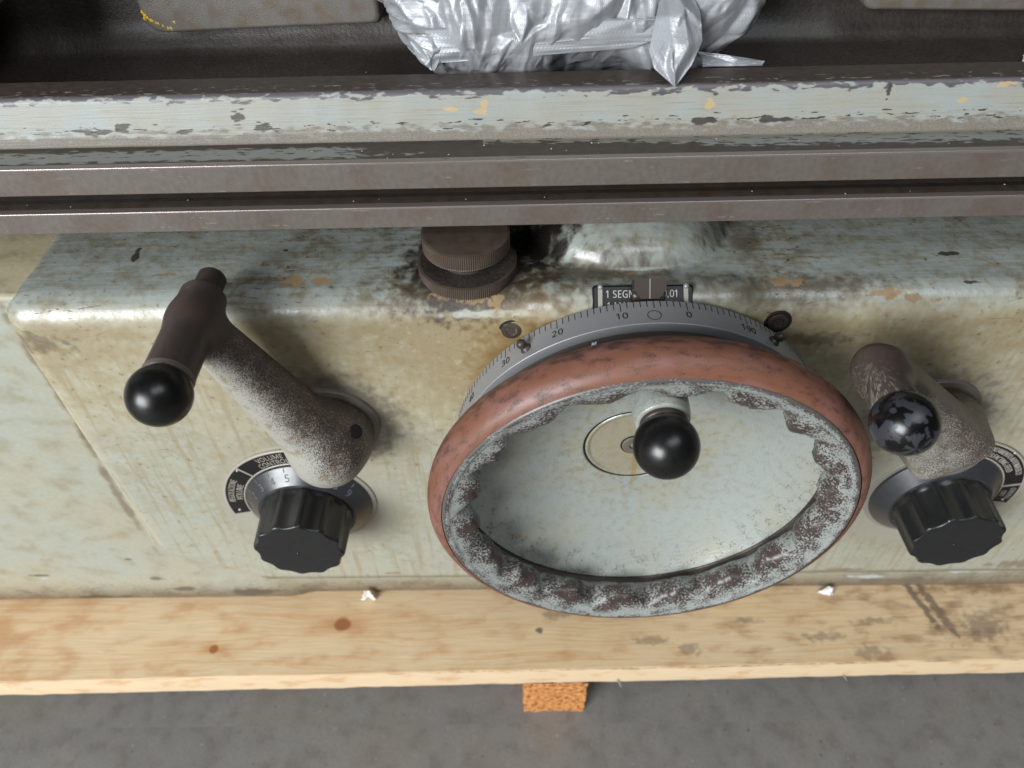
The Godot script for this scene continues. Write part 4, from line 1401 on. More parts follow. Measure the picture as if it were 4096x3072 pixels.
# axis of the shaft, axis of the handle, front end of the boss, reach of the handle sleeve, depth of the arm at its two ends, radii of the arm
func crank(machine: Node3D, side: String, c: Vector3, h: Vector3, boss_z: float, sleeve: Array, arm_z: Array, arm_r: Array, sleeve_r: float) -> void:
	var left := side == "left"
	var a := Vector3(h.x, h.y, arm_z[0])
	var b := Vector3(c.x, c.y, arm_z[1])
	var hz0 := Vector3(h.x, h.y, sleeve[0])
	var hz1 := Vector3(h.x, h.y, sleeve[1])
	var c0 := Vector3(c.x, c.y, PANEL + 0.001)
	var c1 := Vector3(c.x, c.y, boss_z)
	var c2 := Vector3(c.x, c.y, -0.041)
	var field := func(q: Vector3) -> float:
		var d := smin(rod_field(q, c0, c1, 0.0178 if left else 0.0180, 0.0166 if left else 0.009), rod_field(q, c0, c2, 0.0212, 0.005), 0.008)
		if left: d = smin(d, seg_field(q, a, b, arm_r[0], arm_r[1]), 0.010)
		else: d = smin(d, slab_field(q, a, b, arm_r[0], arm_r[1]), 0.012)
		if left: return smin(d, rod_field(q, hz0, hz1, sleeve_r, 0.0018), 0.006)
		return smin(d, seg_field(q, hz0, hz1, 0.0068, sleeve_r), 0.009)
	var dir := (a - b).normalized()
	var face := Vector3(-0.55, -0.35, 0.75)        # where most of the paint is left
	face = (face - dir * face.dot(dir)).normalized()
	var side_ := dir.cross(face)
	var uv_of := func(q: Vector3) -> Vector2:
		var d := q - b
		return Vector2((d.dot(dir) + 0.03) * 5.8, atan2(d.dot(side_), d.dot(face)) / TAU + 0.5)
	var lo := Vector3(minf(a.x, b.x) - 0.026, minf(a.y, b.y) - 0.026, -0.0625)
	var hi := Vector3(maxf(a.x, b.x) + 0.026, maxf(a.y, b.y) + 0.026, maxf(maxf(boss_z, sleeve[1]), arm_z[0] + 0.013) + 0.004)
	var mb := nets(lo, hi, 0.0014, field, uv_of)
	var lever := part("crank_lever", mb, M["crank_" + side], machine)
	if left: tag(lever, "long worn iron crank left of the handwheel, pin sticking out behind")
	else: tag(lever, "short worn iron crank right of the handwheel, with a flaking ball")
	# flange on the panel under the boss
	var fl := MB.new()
	fl.lathe(rp([Vector2(0.0268, -0.002), Vector2(0.0262, 0.0022), Vector2(0.0235, 0.0030), Vector2(0.018, 0.0024)], [0, 0.0012, 0.0015, 0], 5), Transform3D(Basis(), Vector3(c.x - 0.0015, c.y, PANEL)), 64)
	part("boss_flange", fl, M.cast_skin, lever)
	if left:
		var pin := MB.new()
		pin.lathe(rp([Vector2(0, -0.0135), Vector2(0.0064, -0.0135), Vector2(0.0064, 0.004)], [0, 0.0014, 0], 5), Transform3D(Basis(), hz0), 40)
		part("pin", pin, M.dark_iron, lever)
		var hole := MB.new()
		var d := Vector3(0.0156, 0.0133, 0.006).normalized()
		var at := c + Vector3(0, 0, -0.0464)
		for step in 60:
			at += d * 0.0005
			if float(field.call(at)) > 0.0001: break
		hole.lathe(PackedVector2Array([Vector2(0.0037, 0.0001), Vector2(0.0020, 0.0003), Vector2(0, 0.0004)]), along(at, d), 28, 0, TAU, d)  # flat dark disc painted for the shade inside a hole
		part("set_screw_hole", hole, M.hole, lever)
		var dot := MB.new()
		dot.lathe(PackedVector2Array([Vector2(0, 0.0002), Vector2(0.0008, 0.0001)]), Transform3D(Basis(), Vector3(c.x + 0.001, c.y - 0.002, boss_z)), 16, 0, TAU, Vector3.BACK)
		part("centre_mark", dot, M.hole, lever)
		var fer := MB.new()
		fer.lathe(rp([Vector2(0.0104, -0.001), Vector2(0.0100, 0.0010), Vector2(0.0086, 0.0016), Vector2(0, 0.0016)], [0, 0.0006, 0.0005, 0], 3), Transform3D(Basis(), hz1), 40)
		part("ferrule", fer, M.steel, lever)
		ball("ball_knob", lever, Vector3(h.x + 0.0004, h.y + 0.001, 0.0066), 0.0124, M.black_plastic, "shiny black ball on the left crank")
	else:
		ball("ball_knob", lever, Vector3(h.x - 0.0002, h.y + 0.0002, 0.0181), 0.0126, M.flaked_black, "black ball with lacquer flaking to grey on the right crank")


# ------------------------------------------------------------------ dials

func build_dials(machine: Node3D) -> void:
	dial(machine, true, Vector3(-0.188, -0.0618, PANEL))
	dial(machine, false, Vector3(0.187, -0.0605, PANEL))


func dial(machine: Node3D, left: bool, at: Vector3) -> void:
	var root := Node3D.new()
	root.name = "control_knob"
	machine.add_child(root, true)
	root.position = at
	root.set_meta("label", "black fluted knob with a numbered skirt under the left crank" if left else "black fluted knob with a plain skirt right of the handwheel")
	# fluted knob
	var mb := MB.new()
	var p := PackedVector3Array()
	var uv := PackedVector2Array()
	var seg := 192
	var phase := 0.16 if left else 0.02
	var prof := [[0.0262, 0.0085, 0.0], [0.0270, 0.0100, 0.25], [0.0266, 0.0116, 0.8], [0.0264, 0.0135, 1.0], [0.0258, 0.0325, 1.0], [0.0256, 0.0342, 0.85], [0.0251, 0.0350, 0.75], [0.0243, 0.0354, 0.65], [0.0150, 0.0352, 0.0], [0.0, 0.0350, 0.0]]
	for i in prof.size():
		for j in seg + 1:
			var a := TAU * j / seg
			var w := absf(fposmod((a / TAU + phase / TAU) * 12.0, 1.0) - 0.5) * 2.0       # 0 in the middle of a flute
			var dig := 0.0021 * maxf(0.0, 1.0 - pow(w / 0.80, 2.0))
			var r: float = prof[i][0] - prof[i][2] * dig
			p.append(Vector3(r * cos(a), r * sin(a), prof[i][1]))
			uv.append(Vector2(a, prof[i][1]))
	mb.grid(p, uv, prof.size(), seg + 1, null, true)
	part("fluted_knob", mb, M.knob_plastic, root)
	var nub := MB.new()
	nub.lathe(PackedVector2Array([Vector2(0.0009, 0.0352), Vector2(0.0006, 0.0356), Vector2(0, 0.0357)]), Transform3D(Basis(), Vector3(-0.001, -0.002, 0)), 14)
	part("moulding_nub", nub, M.knob_plastic, root)
	var sk := MB.new()
	sk.lathe(rp([Vector2(0.0372, 0.0012), Vector2(0.0370, 0.0026), Vector2(0.0285, 0.0098), Vector2(0.02, 0.0098)], [0, 0.0006, 0.0008, 0], 4), Transform3D(), 96)
	var skirt := part("skirt", sk, M.skirt_plastic, root)
	# pale ring on the panel
	var rg := MB.new()
	rg.lathe(rp([Vector2(0.0402, -0.001), Vector2(0.0400, 0.0010), Vector2(0.0366, 0.0012)], [0, 0.0005, 0], 3), Transform3D(), 96, 0, TAU, Vector3.BACK)
	part("dial_ring", rg, M.plate_edge if M.has("plate_edge") else plain("plate_edge", Color(0.60, 0.58, 0.54), 0.45, 0.2), root)
	# printed sector plate: black with a raised silver border and lettering
	var a0 := deg_to_rad(62.0 if left else -12.0)
	var a1 := deg_to_rad(193.0 if left else 95.0)
	var plate := MB.new()
	sector(plate, 0.0378, 0.0500, a0, a1, 0.0014, 0.0006)
	var pl := part("name_plate", plate, M.plate_black, root)
	var edge := MB.new()
	sector(edge, 0.0376, 0.0386, a0, a1, 0.0018, 0.0012)
	sector(edge, 0.0489, 0.0502, a0, a1, 0.0018, 0.0012)
	for a in [a0, a1, deg_to_rad(135.0 if left else 11.0)]: sector(edge, 0.0376, 0.0502, a - 0.012, a + 0.012, 0.00185, 0.0012)
	part("plate_border", edge, M.silver_print, pl)
	var put := func(text: String, mid_deg: float, r: float, high: float, squeeze: float) -> void:
		var lt := MB.new()
		letters(lt, text, high, func(q: Vector3) -> Vector3:
			var a := deg_to_rad(mid_deg) - q.x / r
			var rr := r + q.y
			return Vector3(rr * cos(a), rr * sin(a), 0.00150 + q.z), 0.0002, false, squeeze)
		part("lettering", lt, M.silver_print, pl)
	if left:
		put.call("VOLUME", 108.0, 0.0457, 0.0034, 0.92)
		put.call("CONTROL", 108.0, 0.0411, 0.0034, 0.92)
		put.call("REGOLAZIONE", 163.0, 0.0457, 0.0034, 0.74)
		put.call("VOLUME", 163.0, 0.0411, 0.0034, 0.86)
		for d in [[137.0, 0.0477], [188.0, 0.0445]]: rivet(pl, d[0], d[1])
		# skirt numbers and strokes
		for k in range(1, 10):
			var deg := 168.0 - (k - 1) * 17.0
			var num := MB.new()
			letters(num, str(k), 0.0040, func(q: Vector3) -> Vector3:
				var a := deg_to_rad(deg) - q.x / 0.0315
				var rr := 0.0320 + q.y * 0.80
				return Vector3(rr * cos(a), rr * sin(a), 0.0098 - (rr - 0.0285) * 0.847 + 0.00012 + q.z), 0.0003)
			part("moulded_number", num, M.skirt_print if M.has("skirt_print") else plain("skirt_print", Color(0.40, 0.40, 0.41), 0.75), skirt)
			var st := MB.new()
			var a := deg_to_rad(deg + 2.0)
			var dir := Vector3(cos(a), sin(a), -0.847).normalized()
			st.box(Vector3(0.0005, 0.0003, 0.0026), along(Vector3(cos(a) * 0.0357, sin(a) * 0.0357, 0.0098 - 0.0072 * 0.847 + 0.0001), dir, Vector3.BACK), 0.0001)
			part("moulded_stroke", st, M.skirt_print, skirt)
	else:
		put.call("AVANZAMENTO AUTOMATICO", 50.0, 0.0458, 0.0031, 0.72)
		put.call("SELFACTING FEED", 50.0, 0.0412, 0.0031, 0.80)
		put.call("CHIUSO", 0.0, 0.0458, 0.0030, 0.72)
		put.call("OFF", 0.0, 0.0412, 0.0030, 0.78)
		for d in [[52.0, 0.0493], [-8.0, 0.0445]]: rivet(pl, d[0], d[1])


func rivet(parent: Node3D, deg: float, r: float) -> void:
	var mb := MB.new()
	mb.lathe(PackedVector2Array([Vector2(0.0009, 0.0013), Vector2(0.0008, 0.0019), Vector2(0.0004, 0.0022), Vector2(0, 0.0023)]), Transform3D(Basis(), Vector3(r * cos(deg_to_rad(deg)), r * sin(deg_to_rad(deg)), 0)), 16)
	part("rivet", mb, M.silver_print, parent)


func sector(mb: MB, r0: float, r1: float, a0: float, a1: float, top: float, thick: float) -> void:
	var seg := maxi(2, int(absf(a1 - a0) / 0.05))
	var e := minf(0.00025, (r1 - r0) * 0.25)
	mb.lathe(PackedVector2Array([Vector2(r0, top - thick), Vector2(r0, top - e), Vector2(r0 + e, top), Vector2(r1 - e, top), Vector2(r1, top - e), Vector2(r1, top - thick)]), Transform3D(), seg, a0, a1, Vector3.BACK)
	for a in [a0, a1]:
		var d := Vector3(cos(a), sin(a), 0)
		mb.quad(d * r0 + Vector3(0, 0, top - thick), d * r1 + Vector3(0, 0, top - thick), d * (r1 - e) + Vector3(0, 0, top), d * (r0 + e) + Vector3(0, 0, top), Vector3(-d.y, d.x, 0) * (1 if a == a1 else -1))


# ------------------------------------------------------------------ plate with the scale values, and the index over it

func build_plate(machine: Node3D) -> void:
	var up := Vector3(0, 0.70, 0.714).normalized()
	var y := Vector3(0, 0.714, -0.70).normalized()
	var xf := Transform3D(Basis(Vector3.RIGHT, y, up), Vector3(-0.0045, 0.0890, -0.0580))
	var base := MB.new()
	base.box(Vector3(0.046, 0.018, 0.004), xf * Transform3D(Basis(), Vector3(0, 0, -0.0012)), 0.0008)
	var pl := part("scale_plate", base, M.plate_black, machine)
	tag(pl, "small black plate with scale values above the collar")
	for s in [-1, 1]:
		var rail := MB.new()
		rail.box(Vector3(0.0022, 0.018, 0.0012), xf * Transform3D(Basis(), Vector3(s * 0.0195, 0, 0.0013)), 0.0004)
		part("plate_rail", rail, M.plate_edge, pl)
		var rv := MB.new()
		rv.lathe(PackedVector2Array([Vector2(0.0013, 0), Vector2(0.0012, 0.0006), Vector2(0.0006, 0.0011), Vector2(0, 0.0012)]), xf * Transform3D(Basis(), Vector3(s * 0.0195, 0.0082, 0.0018)), 18)
		part("rivet", rv, M.collar_steel, pl)
	for q in [["1 SEGNO", -0.0090, 0.0048], ["0,01", 0.0125, 0.0048], ["1 MANO", -0.0090, -0.0006], ["0,04", 0.0125, -0.0006]]:
		var lt := MB.new()
		letters(lt, q[0], 0.0032, func(v: Vector3) -> Vector3: return xf * (v + Vector3(q[1], q[2], 0.0010)), 0.0002, false, 0.92)
		part("lettering", lt, M.silver_print, pl)
	# index block: a trapezoid with one scribed line
	var ib := MB.new()
	var f := [Vector3(-0.0094, 0.1022, -0.0606), Vector3(0.0050, 0.1022, -0.0606), Vector3(0.0050, 0.0985, -0.0576), Vector3(0.0020, 0.0951, -0.0549), Vector3(-0.0064, 0.0951, -0.0549), Vector3(-0.0094, 0.0985, -0.0576)]
	var poly := PackedVector3Array(f)
	var pu := PackedVector2Array()
	for q in f: pu.append(Vector2(q.x, q.y))
	ib.fan(poly, pu, Vector3(0, 0.6, 0.8))
	for k in 6:
		var a: Vector3 = f[k]
		var b: Vector3 = f[(k + 1) % 6]
		var d := Vector3(0, -0.006, -0.006)
		ib.quad(a, b, b + d, a + d, (a + b) / 2 - Vector3(-0.0022, 0.0985, -0.0576))
	ib.box(Vector3(0.0150, 0.012, 0.008), Transform3D(Basis(), Vector3(-0.0022, 0.0895, -0.0610)), 0.0008)
	var index := part("index_block", ib, M.dark_iron, machine)
	tag(index, "dark iron pointer block with one scribed line above the collar")
	var line := MB.new()
	line.box(Vector3(0.0005, 0.0089, 0.0003), along(Vector3(-0.0024, 0.0987, -0.05765), Vector3(0, 0.626, 0.78)), 0.0001)
	part("scribed_line", line, M.collar_steel, index)


# ------------------------------------------------------------------ what lies on and under the machine

func build_castings() -> void:
	var block := func(called: String, label: String, size: Vector3, at: Vector3, tilt: float, r: float) -> Node3D:
		var mb := MB.new()
		var p := PackedVector3Array()
		var uv := PackedVector2Array()
		var no := FastNoiseLite.new()
		no.frequency = 40.0
		# rounded slab: outline in x, y swept over the front edge
		var outline := rp([Vector2(0, -size.y / 2), Vector2(size.x / 2, -size.y / 2), Vector2(size.x / 2, size.y / 2), Vector2(-size.x / 2, size.y / 2), Vector2(-size.x / 2, -size.y / 2), Vector2(0, -size.y / 2)], [0, r * 0.35, r, r, r, 0], 6)
		outline = densify(outline, 0.006)
		var rows := [[0.0, -size.z], [0.0, -0.003], [0.0008, -0.0012], [0.0024, 0.0], [0.02, 0.0], [0.06, 0.0]]
		for q in rows:
			for o in outline:
				var k: float = maxf(0.0, 1.0 - q[0] / minf(size.x, size.y) * 2.0)
				var w := Vector3(o.x * lerpf(1.0, k, 1.0), o.y * k, q[1])
				w.z += no.get_noise_3d(w.x, w.y, 0) * 0.0006
				p.append(w)
				uv.append(Vector2(w.x, w.y))
		mb.grid(p, uv, rows.size(), outline.size(), null, true)
		var t := thing(called, label, "casting", at)
		t.rotation.z = tilt
		part("cast_body", mb, M.cast_skin, t)
		return t
	var a: Node3D = block.call("cast_bracket", "rough grey cast-iron slab with yellow paint specks at its lower left corner", Vector3(0.121, 0.09, 0.05), Vector3(-0.1905, 0.2085, -0.19), 0.030, 0.009)
	var dab := MB.new()
	for k in 14:
		var u := fposmod(k * 0.618, 1.0)
		blob_patch(dab, Vector3(-0.0585 + u * u * 0.016, -0.037 - u * 0.0065 + fposmod(k * 0.37, 1.0) * 0.004, -0.0002), Vector3.BACK, Vector3(1, 0.3, 0), 0.0011, 0.0007, 0.0004, k)
	part("paint_specks", dab, M.yellow_paint, a)
	block.call("cast_bracket", "brown-stained cast-iron slab right of the silver bag", Vector3(0.14, 0.08, 0.05), Vector3(0.184, 0.2068, -0.19), -0.022, 0.006)


func build_shade_block(machine: Node3D) -> void:      # unseen block added on the table, left of the view, to shade the trough
	var mb := MB.new()
	mb.box(Vector3(0.16, 0.10, 0.125), Transform3D(Basis(), Vector3(-0.398, 0.2195, -0.143)), 0.008)
	mb.box(Vector3(0.12, 0.12, 0.09), Transform3D(Basis(), Vector3(-0.405, 0.320, -0.150)), 0.012)
	mb.lathe(rp([Vector2(0.0, -0.10), Vector2(0.035, -0.10), Vector2(0.035, 0.06), Vector2(0.0, 0.06)], [0, 0.006, 0.006, 0], 5), along(Vector3(-0.40, 0.33, -0.15), Vector3.RIGHT), 48)
	part("shade_block", mb, M.cast_skin, machine)


func build_pallet() -> void:
	var t := thing("wooden_pallet", "pale new pine pallet board on a short block under the machine", "pallet", Vector3(0, -0.268, 0))
	# the board lies a little askew; its corner edges are uneven
	var board := MB.new()
	var no := FastNoiseLite.new()
	no.frequency = 14.0
	no.seed = 4
	var front := func(x: float) -> float: return -0.0093 - 0.0120 * x + no.get_noise_1d(x * 1.4) * 0.0006
	var ytop := 0.0752
	var ybot := 0.0522
	var rows := [[0.0, 0.0, 0.0], [0.13, 0.0, 0.0], [0.5, 0.0, 0.0], [0.76, 0.0, -0.0009], [0.775, -0.0003, -0.0003], [0.782, -0.0009, 0.0]]
	var p := PackedVector3Array()
	var uv := PackedVector2Array()
	var cnt := 240
	for r in rows:
		for j in cnt:
			var x := -0.62 + 1.2 * j / (cnt - 1)
			var zf: float = front.call(x)
			var z: float = lerpf(-0.10, zf, clampf((r[0] - 0.0) / 0.76, 0, 1)) + r[2]
			p.append(Vector3(x, ytop + r[1] + no.get_noise_2d(x * 2.0, r[0]) * 0.0004 - 0.0014 * maxf(0.0, no.get_noise_1d(x * 6.0)) * (1.0 if r[0] > 0.77 else 0.0), z))
			uv.append(Vector2((x + 0.5) / 0.9, r[0]))
	board.grid(p, uv, rows.size(), cnt, Vector3.UP)
	p = PackedVector3Array()
	uv = PackedVector2Array()
	for r in [[0.0, -0.0009, 0.82], [0.5, 0.0, 0.91], [0.95, 0.0, 0.985], [1.0, -0.0008, 0.995], [1.0, -0.09, 0.999]]:
		for j in cnt:
			var x := -0.62 + 1.2 * j / (cnt - 1)
			var y: float = lerpf(ytop - 0.0009 - 0.0014 * maxf(0.0, no.get_noise_1d(x * 6.0)), ybot + no.get_noise_1d(x * 3.0 + 9.0) * 0.0006, r[0])
			p.append(Vector3(x, y, float(front.call(x)) + r[1] + no.get_noise_2d(x * 4.0, y * 60.0) * 0.0003 + 0.0009 * (1.0 if r[0] == 0.0 else 0.0)))
			uv.append(Vector2((x + 0.5) / 0.9, r[2]))
	board.grid(p, uv, 5, cnt, Vector3.BACK)
	board.quad(Vector3(-0.62, ytop, -0.10), Vector3(0.58, ytop, -0.10), Vector3(0.58, ybot, -0.10), Vector3(-0.62, ybot, -0.10), Vector3.FORWARD)
	part("board", board, M.board_wood, t)
	# the block: sawn end facing us
	var blk := MB.new()
	var w := 0.0450
	p = PackedVector3Array()
	uv = PackedVector2Array()
	for i in 13:
		for j in 17:
			var u := j / 16.0
			var v := i / 12.0
			var q := Vector3((u - 0.5) * w, 0.0525 * (1.0 - v), 0)
			q.z = no.get_noise_2d(u * 5.0, v * 5.0) * 0.0012
			if j == 0 or j == 16: q.x += no.get_noise_1d(v * 3.0 + u * 7.0) * 0.0016
			p.append(q)
			uv.append(Vector2(u, v))
	blk.grid(p, uv, 13, 17, Vector3.BACK)
	for s in [0, 16]:
		for i in 12:
			var a := p[i * 17 + s]
			var b := p[(i + 1) * 17 + s]
			blk.quad(a, b, b + Vector3(0, 0, -0.09), a + Vector3(0, 0, -0.09), Vector3(-1 if s == 0 else 1, 0, 0), Vector2(0, i / 12.0), Vector2(0, (i + 1) / 12.0), Vector2(1, (i + 1) / 12.0), Vector2(1, i / 12.0))
	part("block", blk, M.end_grain, t, Vector3(-0.0373, 0, -0.0088))
	# torn fibres hanging off the board's lower edge
	for q in [[0.006, 0.005, 0.012, 0.35], [0.165, 0.004, 0.010, 0.6], [0.2905, 0.016, 0.010, 0.5]]:
		var sp := MB.new()
		var zf: float = front.call(q[0])
		sp.lathe(PackedVector2Array([Vector2(0.0007, 0), Vector2(0.0006, q[2] * 0.7), Vector2(0.0002, q[2])]), along(Vector3(q[0], ybot + q[1], zf), Vector3(q[3], -1.0, 0.12)), 6)
		part("wood_splinter", sp, M.splinter, t)


# crumple: random heights at random points, joined by flat triangles, on a grid of nu x nv
func facets(nu: int, nv: int, count: int, rng: RandomNumberGenerator, stretch: float) -> PackedFloat32Array:
	var pts := PackedVector2Array([Vector2(-9, -9), Vector2(nu + 9, -9), Vector2(nu + 9, nv + 9), Vector2(-9, nv + 9)])
	var hs := PackedFloat32Array([0, 0, 0, 0])
	for k in count:
		pts.append(Vector2(rng.randf_range(-8, nu + 8), rng.randf_range(-8, nv + 8)))
		hs.append(rng.randf_range(-1, 1))
	var wide := PackedVector2Array()
	for q in pts: wide.append(Vector2(q.x, q.y * stretch))      # longer creases downwards
	var t := Geometry2D.triangulate_delaunay(wide)
	var out := PackedFloat32Array()
	out.resize(nu * nv)
	for k in range(0, t.size(), 3):
		var a := pts[t[k]]
		var b := pts[t[k + 1]]
		var c := pts[t[k + 2]]
		var den := (b - a).cross(c - a)
		if absf(den) < 1e-6: continue
		for y in range(maxi(0, floori(minf(a.y, minf(b.y, c.y)))), mini(nv - 1, ceili(maxf(a.y, maxf(b.y, c.y)))) + 1):
			for x in range(maxi(0, floori(minf(a.x, minf(b.x, c.x)))), mini(nu - 1, ceili(maxf(a.x, maxf(b.x, c.x)))) + 1):
				var q := Vector2(x, y) - a
				var wb := q.cross(c - a) / den
				var wc := (b - a).cross(q) / den
				if wb >= -0.001 and wc >= -0.001 and wb + wc <= 1.001:
					out[y * nu + x] = hs[t[k]] * (1.0 - wb - wc) + hs[t[k + 1]] * wb + hs[t[k + 2]] * wc
	return out


func build_bag() -> void:
	var t := thing("plastic_bag", "silver-grey crumpled plastic bag lying in the trough of the table", "plastic bag", Vector3(-0.036, 0.150, -0.165))
	var no := FastNoiseLite.new()
	no.seed = 21
	no.noise_type = FastNoiseLite.TYPE_CELLULAR
	no.cellular_return_type = FastNoiseLite.RETURN_DISTANCE2_SUB
	no.cellular_jitter = 1.1
	no.frequency = 1.0
	var wp := FastNoiseLite.new()
	wp.seed = 8
	wp.frequency = 1.0
	wp.fractal_octaves = 3
	var rng := RandomNumberGenerator.new()
	rng.seed = 77
	var folds := []
	for k in 8:
		var a := Vector2(rng.randf_range(-0.98, 0.98), rng.randf_range(0.05, 0.95))
		var ang := rng.randfn(PI / 2, 0.55)
		folds.append([a, a + Vector2(cos(ang) * 0.35, sin(ang)) * rng.randf_range(0.15, 0.42), rng.randf_range(0.02, 0.05), rng.randf_range(0.0008, 0.0022) * (1 if rng.randf() > 0.35 else -1)])
	for k in 8: # pleats that run together towards the bottom left
		folds.append([Vector2(-0.72 + 0.02 * k, 0.12), Vector2(-0.95 + 0.13 * k, 0.5 + 0.05 * (k % 3)), 0.03, 0.0012])
	for k in 7: # and towards the hanging corner right of the middle
		folds.append([Vector2(0.44, 0.15), Vector2(0.15 + 0.11 * k, 0.62), 0.035, 0.0014])
	var nu := 300
	var nv := 170
	var f1 := facets(nu, nv, 110, rng, 1.2)
	var f2 := facets(nu, nv, 480, rng, 1.2)
	var f3 := facets(nu, nv, 1600, rng, 1.2)
	var p := PackedVector3Array()
	var uv := PackedVector2Array()
	for i in nv:
		var v := i / (nv - 1.0)
		for j in nu:
			var u := -1.0 + 2.0 * j / (nu - 1.0)
			# outline: a pillow, fuller above; cross-section turns from the bottom front over the top to the back
			var a := lerpf(-1.15, 2.3, v)
			var end := pow(maxf(0.0, 1.0 - pow(absf(u), 3.4)), 0.45)
			var half := 0.0845 * (0.90 + 0.10 * sin(clampf(a + 0.6, 0, PI)))
			var sec := Vector2(cos(a) * 0.047, 0.035 + sin(a) * 0.040)
			var low := 1.0 - end
			var q := Vector3(u * half, lerpf(sec.y, 0.036, low * 0.9), sec.x * (0.35 + 0.65 * end))
			q.x += wp.get_noise_2d(v * 3.0, u) * 0.004
			var nrm := Vector3(u * absf(u) * 0.8, sin(a), cos(a)).normalized()
			var d := 0.0
			var uvp := Vector2(u * 1.7, v)
			d += f1[i * nu + j] * 0.0034 + f2[i * nu + j] * 0.0013 + f3[i * nu + j] * 0.0004
			d += wp.get_noise_2d(u * 2.0, v * 2.0 + 5.0) * 0.004
			for f in folds:
				var fa: Vector2 = f[0] * Vector2(1.7, 1)
				var fb: Vector2 = f[1] * Vector2(1.7, 1)
				var ab := fb - fa
				var s := clampf((uvp - fa).dot(ab) / ab.length_squared(), 0, 1)
				var dist := (uvp - fa - ab * s).length()
				if dist < f[2] * 1.5: d += f[3] * maxf(0.0, 1.0 - dist / (f[2] * 1.5)) * (1.0 - 0.7 * s)
			q += nrm * d
			# the film tucks under in a dark hollow, right of the middle at the bottom
			q.z -= 0.008 * smoothstep(0.30, 0.18, v) * smoothstep(-0.12, 0.0, u) * smoothstep(0.62, 0.45, u)
			q.y = maxf(q.y, 0.0008)
			p.append(q)
			uv.append(Vector2(u * 1.5, v * 2.0))
	var mb := MB.new()
	mb.grid(p, uv, nv, nu, Vector3(0, 0.7, 0.7))
	part("bag_body", mb, M.silver_film, t)
	# loose film: corner hanging over the flange, hem, tail; each a creased sheet between two edges (given in bag space)
	var o := t.position
	var sheet := func(called: String, le: Array, re: Array, bulge: float, sd: int) -> void:
		var pp := PackedVector3Array()
		var uu := PackedVector2Array()
		var n := 40
		var fc := facets(31, n, 26, rng, 0.7)
		for i in n:
			var s := i / (n - 1.0) * (le.size() - 1)
			var k := mini(int(s), le.size() - 2)
			var l: Vector3 = le[k].lerp(le[k + 1], s - k)
			var r: Vector3 = re[k].lerp(re[k + 1], s - k)
			for j in 31:
				var c := j / 30.0
				var q := l.lerp(r, c)
				var fold := 1.0 - absf(c * 2.0 - 1.0) * 1.0
				q += Vector3(0, 0.35, 0.94) * (bulge * fold * (1.0 - i / (n * 1.25)) + no.get_noise_2d(c * 1.6 + sd, i * 0.05) * 0.001 + fc[i * 31 + j] * 0.0022 * minf(1.0, (n - i) / 8.0))
				pp.append(q - o)
				uu.append(Vector2(q.x * 9.0, q.y * 18.0))
		var m := MB.new()
		m.grid(pp, uu, n, 31, Vector3(0, 0.6, 0.8))
		part(called, m, M.silver_film, t)
	sheet.call("hanging_corner", [Vector3(-0.0005, 0.200, -0.128), Vector3(-0.0035, 0.193, -0.1165), Vector3(-0.0060, 0.183, -0.1095), Vector3(-0.0035, 0.1765, -0.1062), Vector3(0.0054, 0.1702, -0.1026)], [Vector3(0.011, 0.201, -0.128), Vector3(0.0150, 0.195, -0.1165), Vector3(0.0160, 0.186, -0.1095), Vector3(0.0120, 0.1775, -0.1062), Vector3(0.0058, 0.1702, -0.1026)], 0.0030, 1)
	sheet.call("loose_hem", [Vector3(-0.10, 0.187, -0.1255), Vector3(-0.099, 0.180, -0.1225), Vector3(-0.0985, 0.1735, -0.1215)], [Vector3(0.004, 0.193, -0.1190), Vector3(0.002, 0.186, -0.1165), Vector3(-0.012, 0.1810, -0.1165)], 0.002, 5)
	sheet.call("tail", [Vector3(0.018, 0.1760, -0.1250), Vector3(0.020, 0.1742, -0.1212), Vector3(0.020, 0.1716, -0.1190)], [Vector3(0.0440, 0.1730, -0.1225), Vector3(0.0475, 0.1728, -0.1210), Vector3(0.0460, 0.1716, -0.1192)], 0.0010, 9)
	sheet.call("torn_corner", [Vector3(-0.108, 0.184, -0.127), Vector3(-0.105, 0.178, -0.123), Vector3(-0.0985, 0.1715, -0.1195)], [Vector3(-0.086, 0.184, -0.125), Vector3(-0.089, 0.178, -0.122), Vector3(-0.0965, 0.1715, -0.1195)], 0.003, 13)


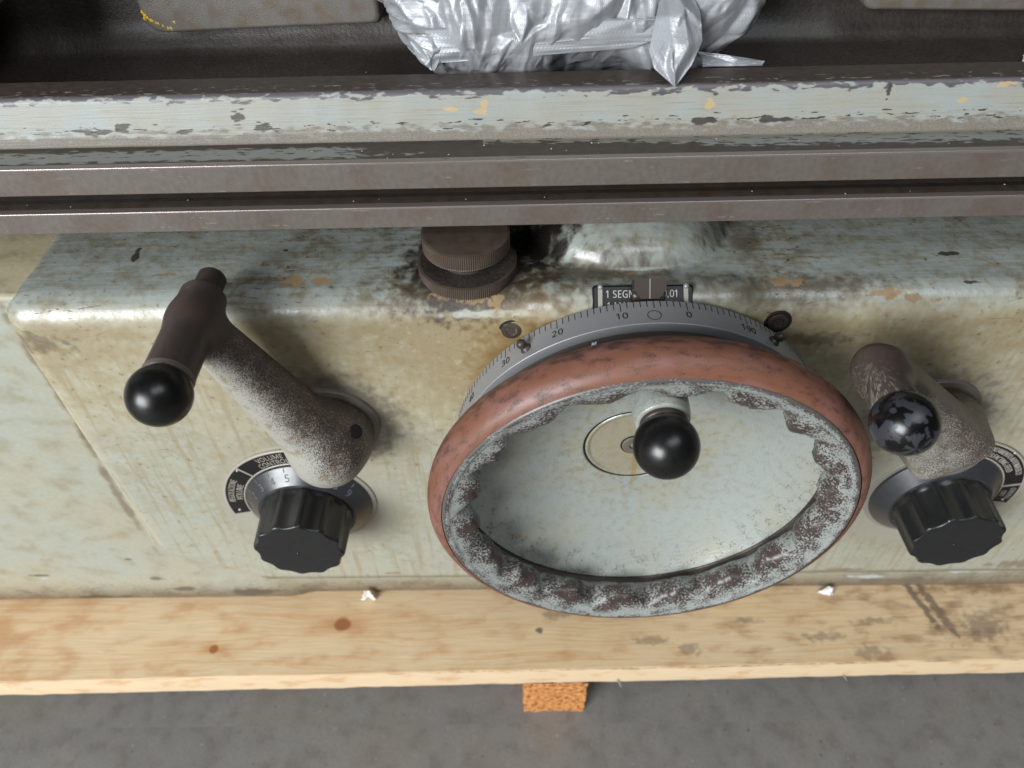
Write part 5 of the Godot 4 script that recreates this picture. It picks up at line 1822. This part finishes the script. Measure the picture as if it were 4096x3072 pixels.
func build_scraps() -> void:
	var scrap := func(called: String, label: String, cat: String, at: Vector3, size: Vector2, sd: int, m: Material, group := "") -> void:
		var no := FastNoiseLite.new()
		no.seed = sd
		no.frequency = 1.6
		var p := PackedVector3Array()
		var uv := PackedVector2Array()
		for i in 12:
			for j in 12:
				var u := j / 11.0 - 0.5
				var v := i / 11.0
				var pinch := 1.0 - 0.65 * v + 0.25 * no.get_noise_1d(v * 3.0)
				p.append(Vector3(u * size.x * pinch + no.get_noise_2d(u * 3, v * 3) * size.x * 0.15, v * size.y, 0.0012 + (0.3 + no.get_noise_2d(u * 0.8 + 7.0, v * 0.8)) * 0.0022 * (1.0 - v * 0.5)))
				uv.append(Vector2(u, v))
		var mb := MB.new()
		mb.grid(p, uv, 12, 12, Vector3.BACK)
		var o := part(called, mb, m, self, at)
		tag(o, label, cat, group)
	scrap.call("paper_scrap", "small torn white scrap on the board left of the handwheel", "scrap", Vector3(-0.1728, -0.192, -0.0645), Vector2(0.010, 0.012), 3, M.paper)
	scrap.call("paper_scrap", "small torn white scrap on the board right of the handwheel", "scrap", Vector3(0.1622, -0.1925, -0.0648), Vector2(0.011, 0.010), 6, M.paper)
	var fl := MB.new()
	var rng := RandomNumberGenerator.new()
	rng.seed = 5
	for k in 10:
		var at := Vector3(rng.randf_range(-0.002, 0.004), rng.randf_range(0, 0.004), rng.randf_range(-0.003, 0.003))
		blob_patch(fl, at, Vector3(rng.randf_range(-1, 1), 1, rng.randf_range(0, 1)), Vector3(1, 0.2, 0), 0.0022, 0.0016, 0.0018, k)
	var f := part("lint_tuft", fl, M.paper, self, Vector3(0.1925, 0.1512, -0.167))
	tag(f, "tuft of white lint in the dark trough at the far right", "lint")
	# crumbs of dirt and swarf that nobody could count
	var crumbs := MB.new()
	for k in 36:
		var x := rng.randf_range(-0.30, 0.22)
		var where := rng.randf()
		var at := Vector3(x, 0.1508, rng.randf_range(-0.19, -0.125)) if where < 0.4 else (Vector3(x, 0.1290, rng.randf_range(-0.0885, -0.083)) if where < 0.7 else Vector3(x * 0.8, 0.1506, rng.randf_range(-0.095, -0.083)))
		at.y += x * 0.0068 + 0.0004
		var r := rng.randf_range(0.00018, 0.00042)
		blob_patch(crumbs, at, Vector3.UP, Vector3(1, 0, 0.3), r * rng.randf_range(0.8, 1.8), r, r * 0.9, k)
	var c := part("dirt_crumbs", crumbs, M.splinter, self)
	tag(c, "pale crumbs and swarf scattered along the table's ledges and trough", "crumbs", "", "stuff")
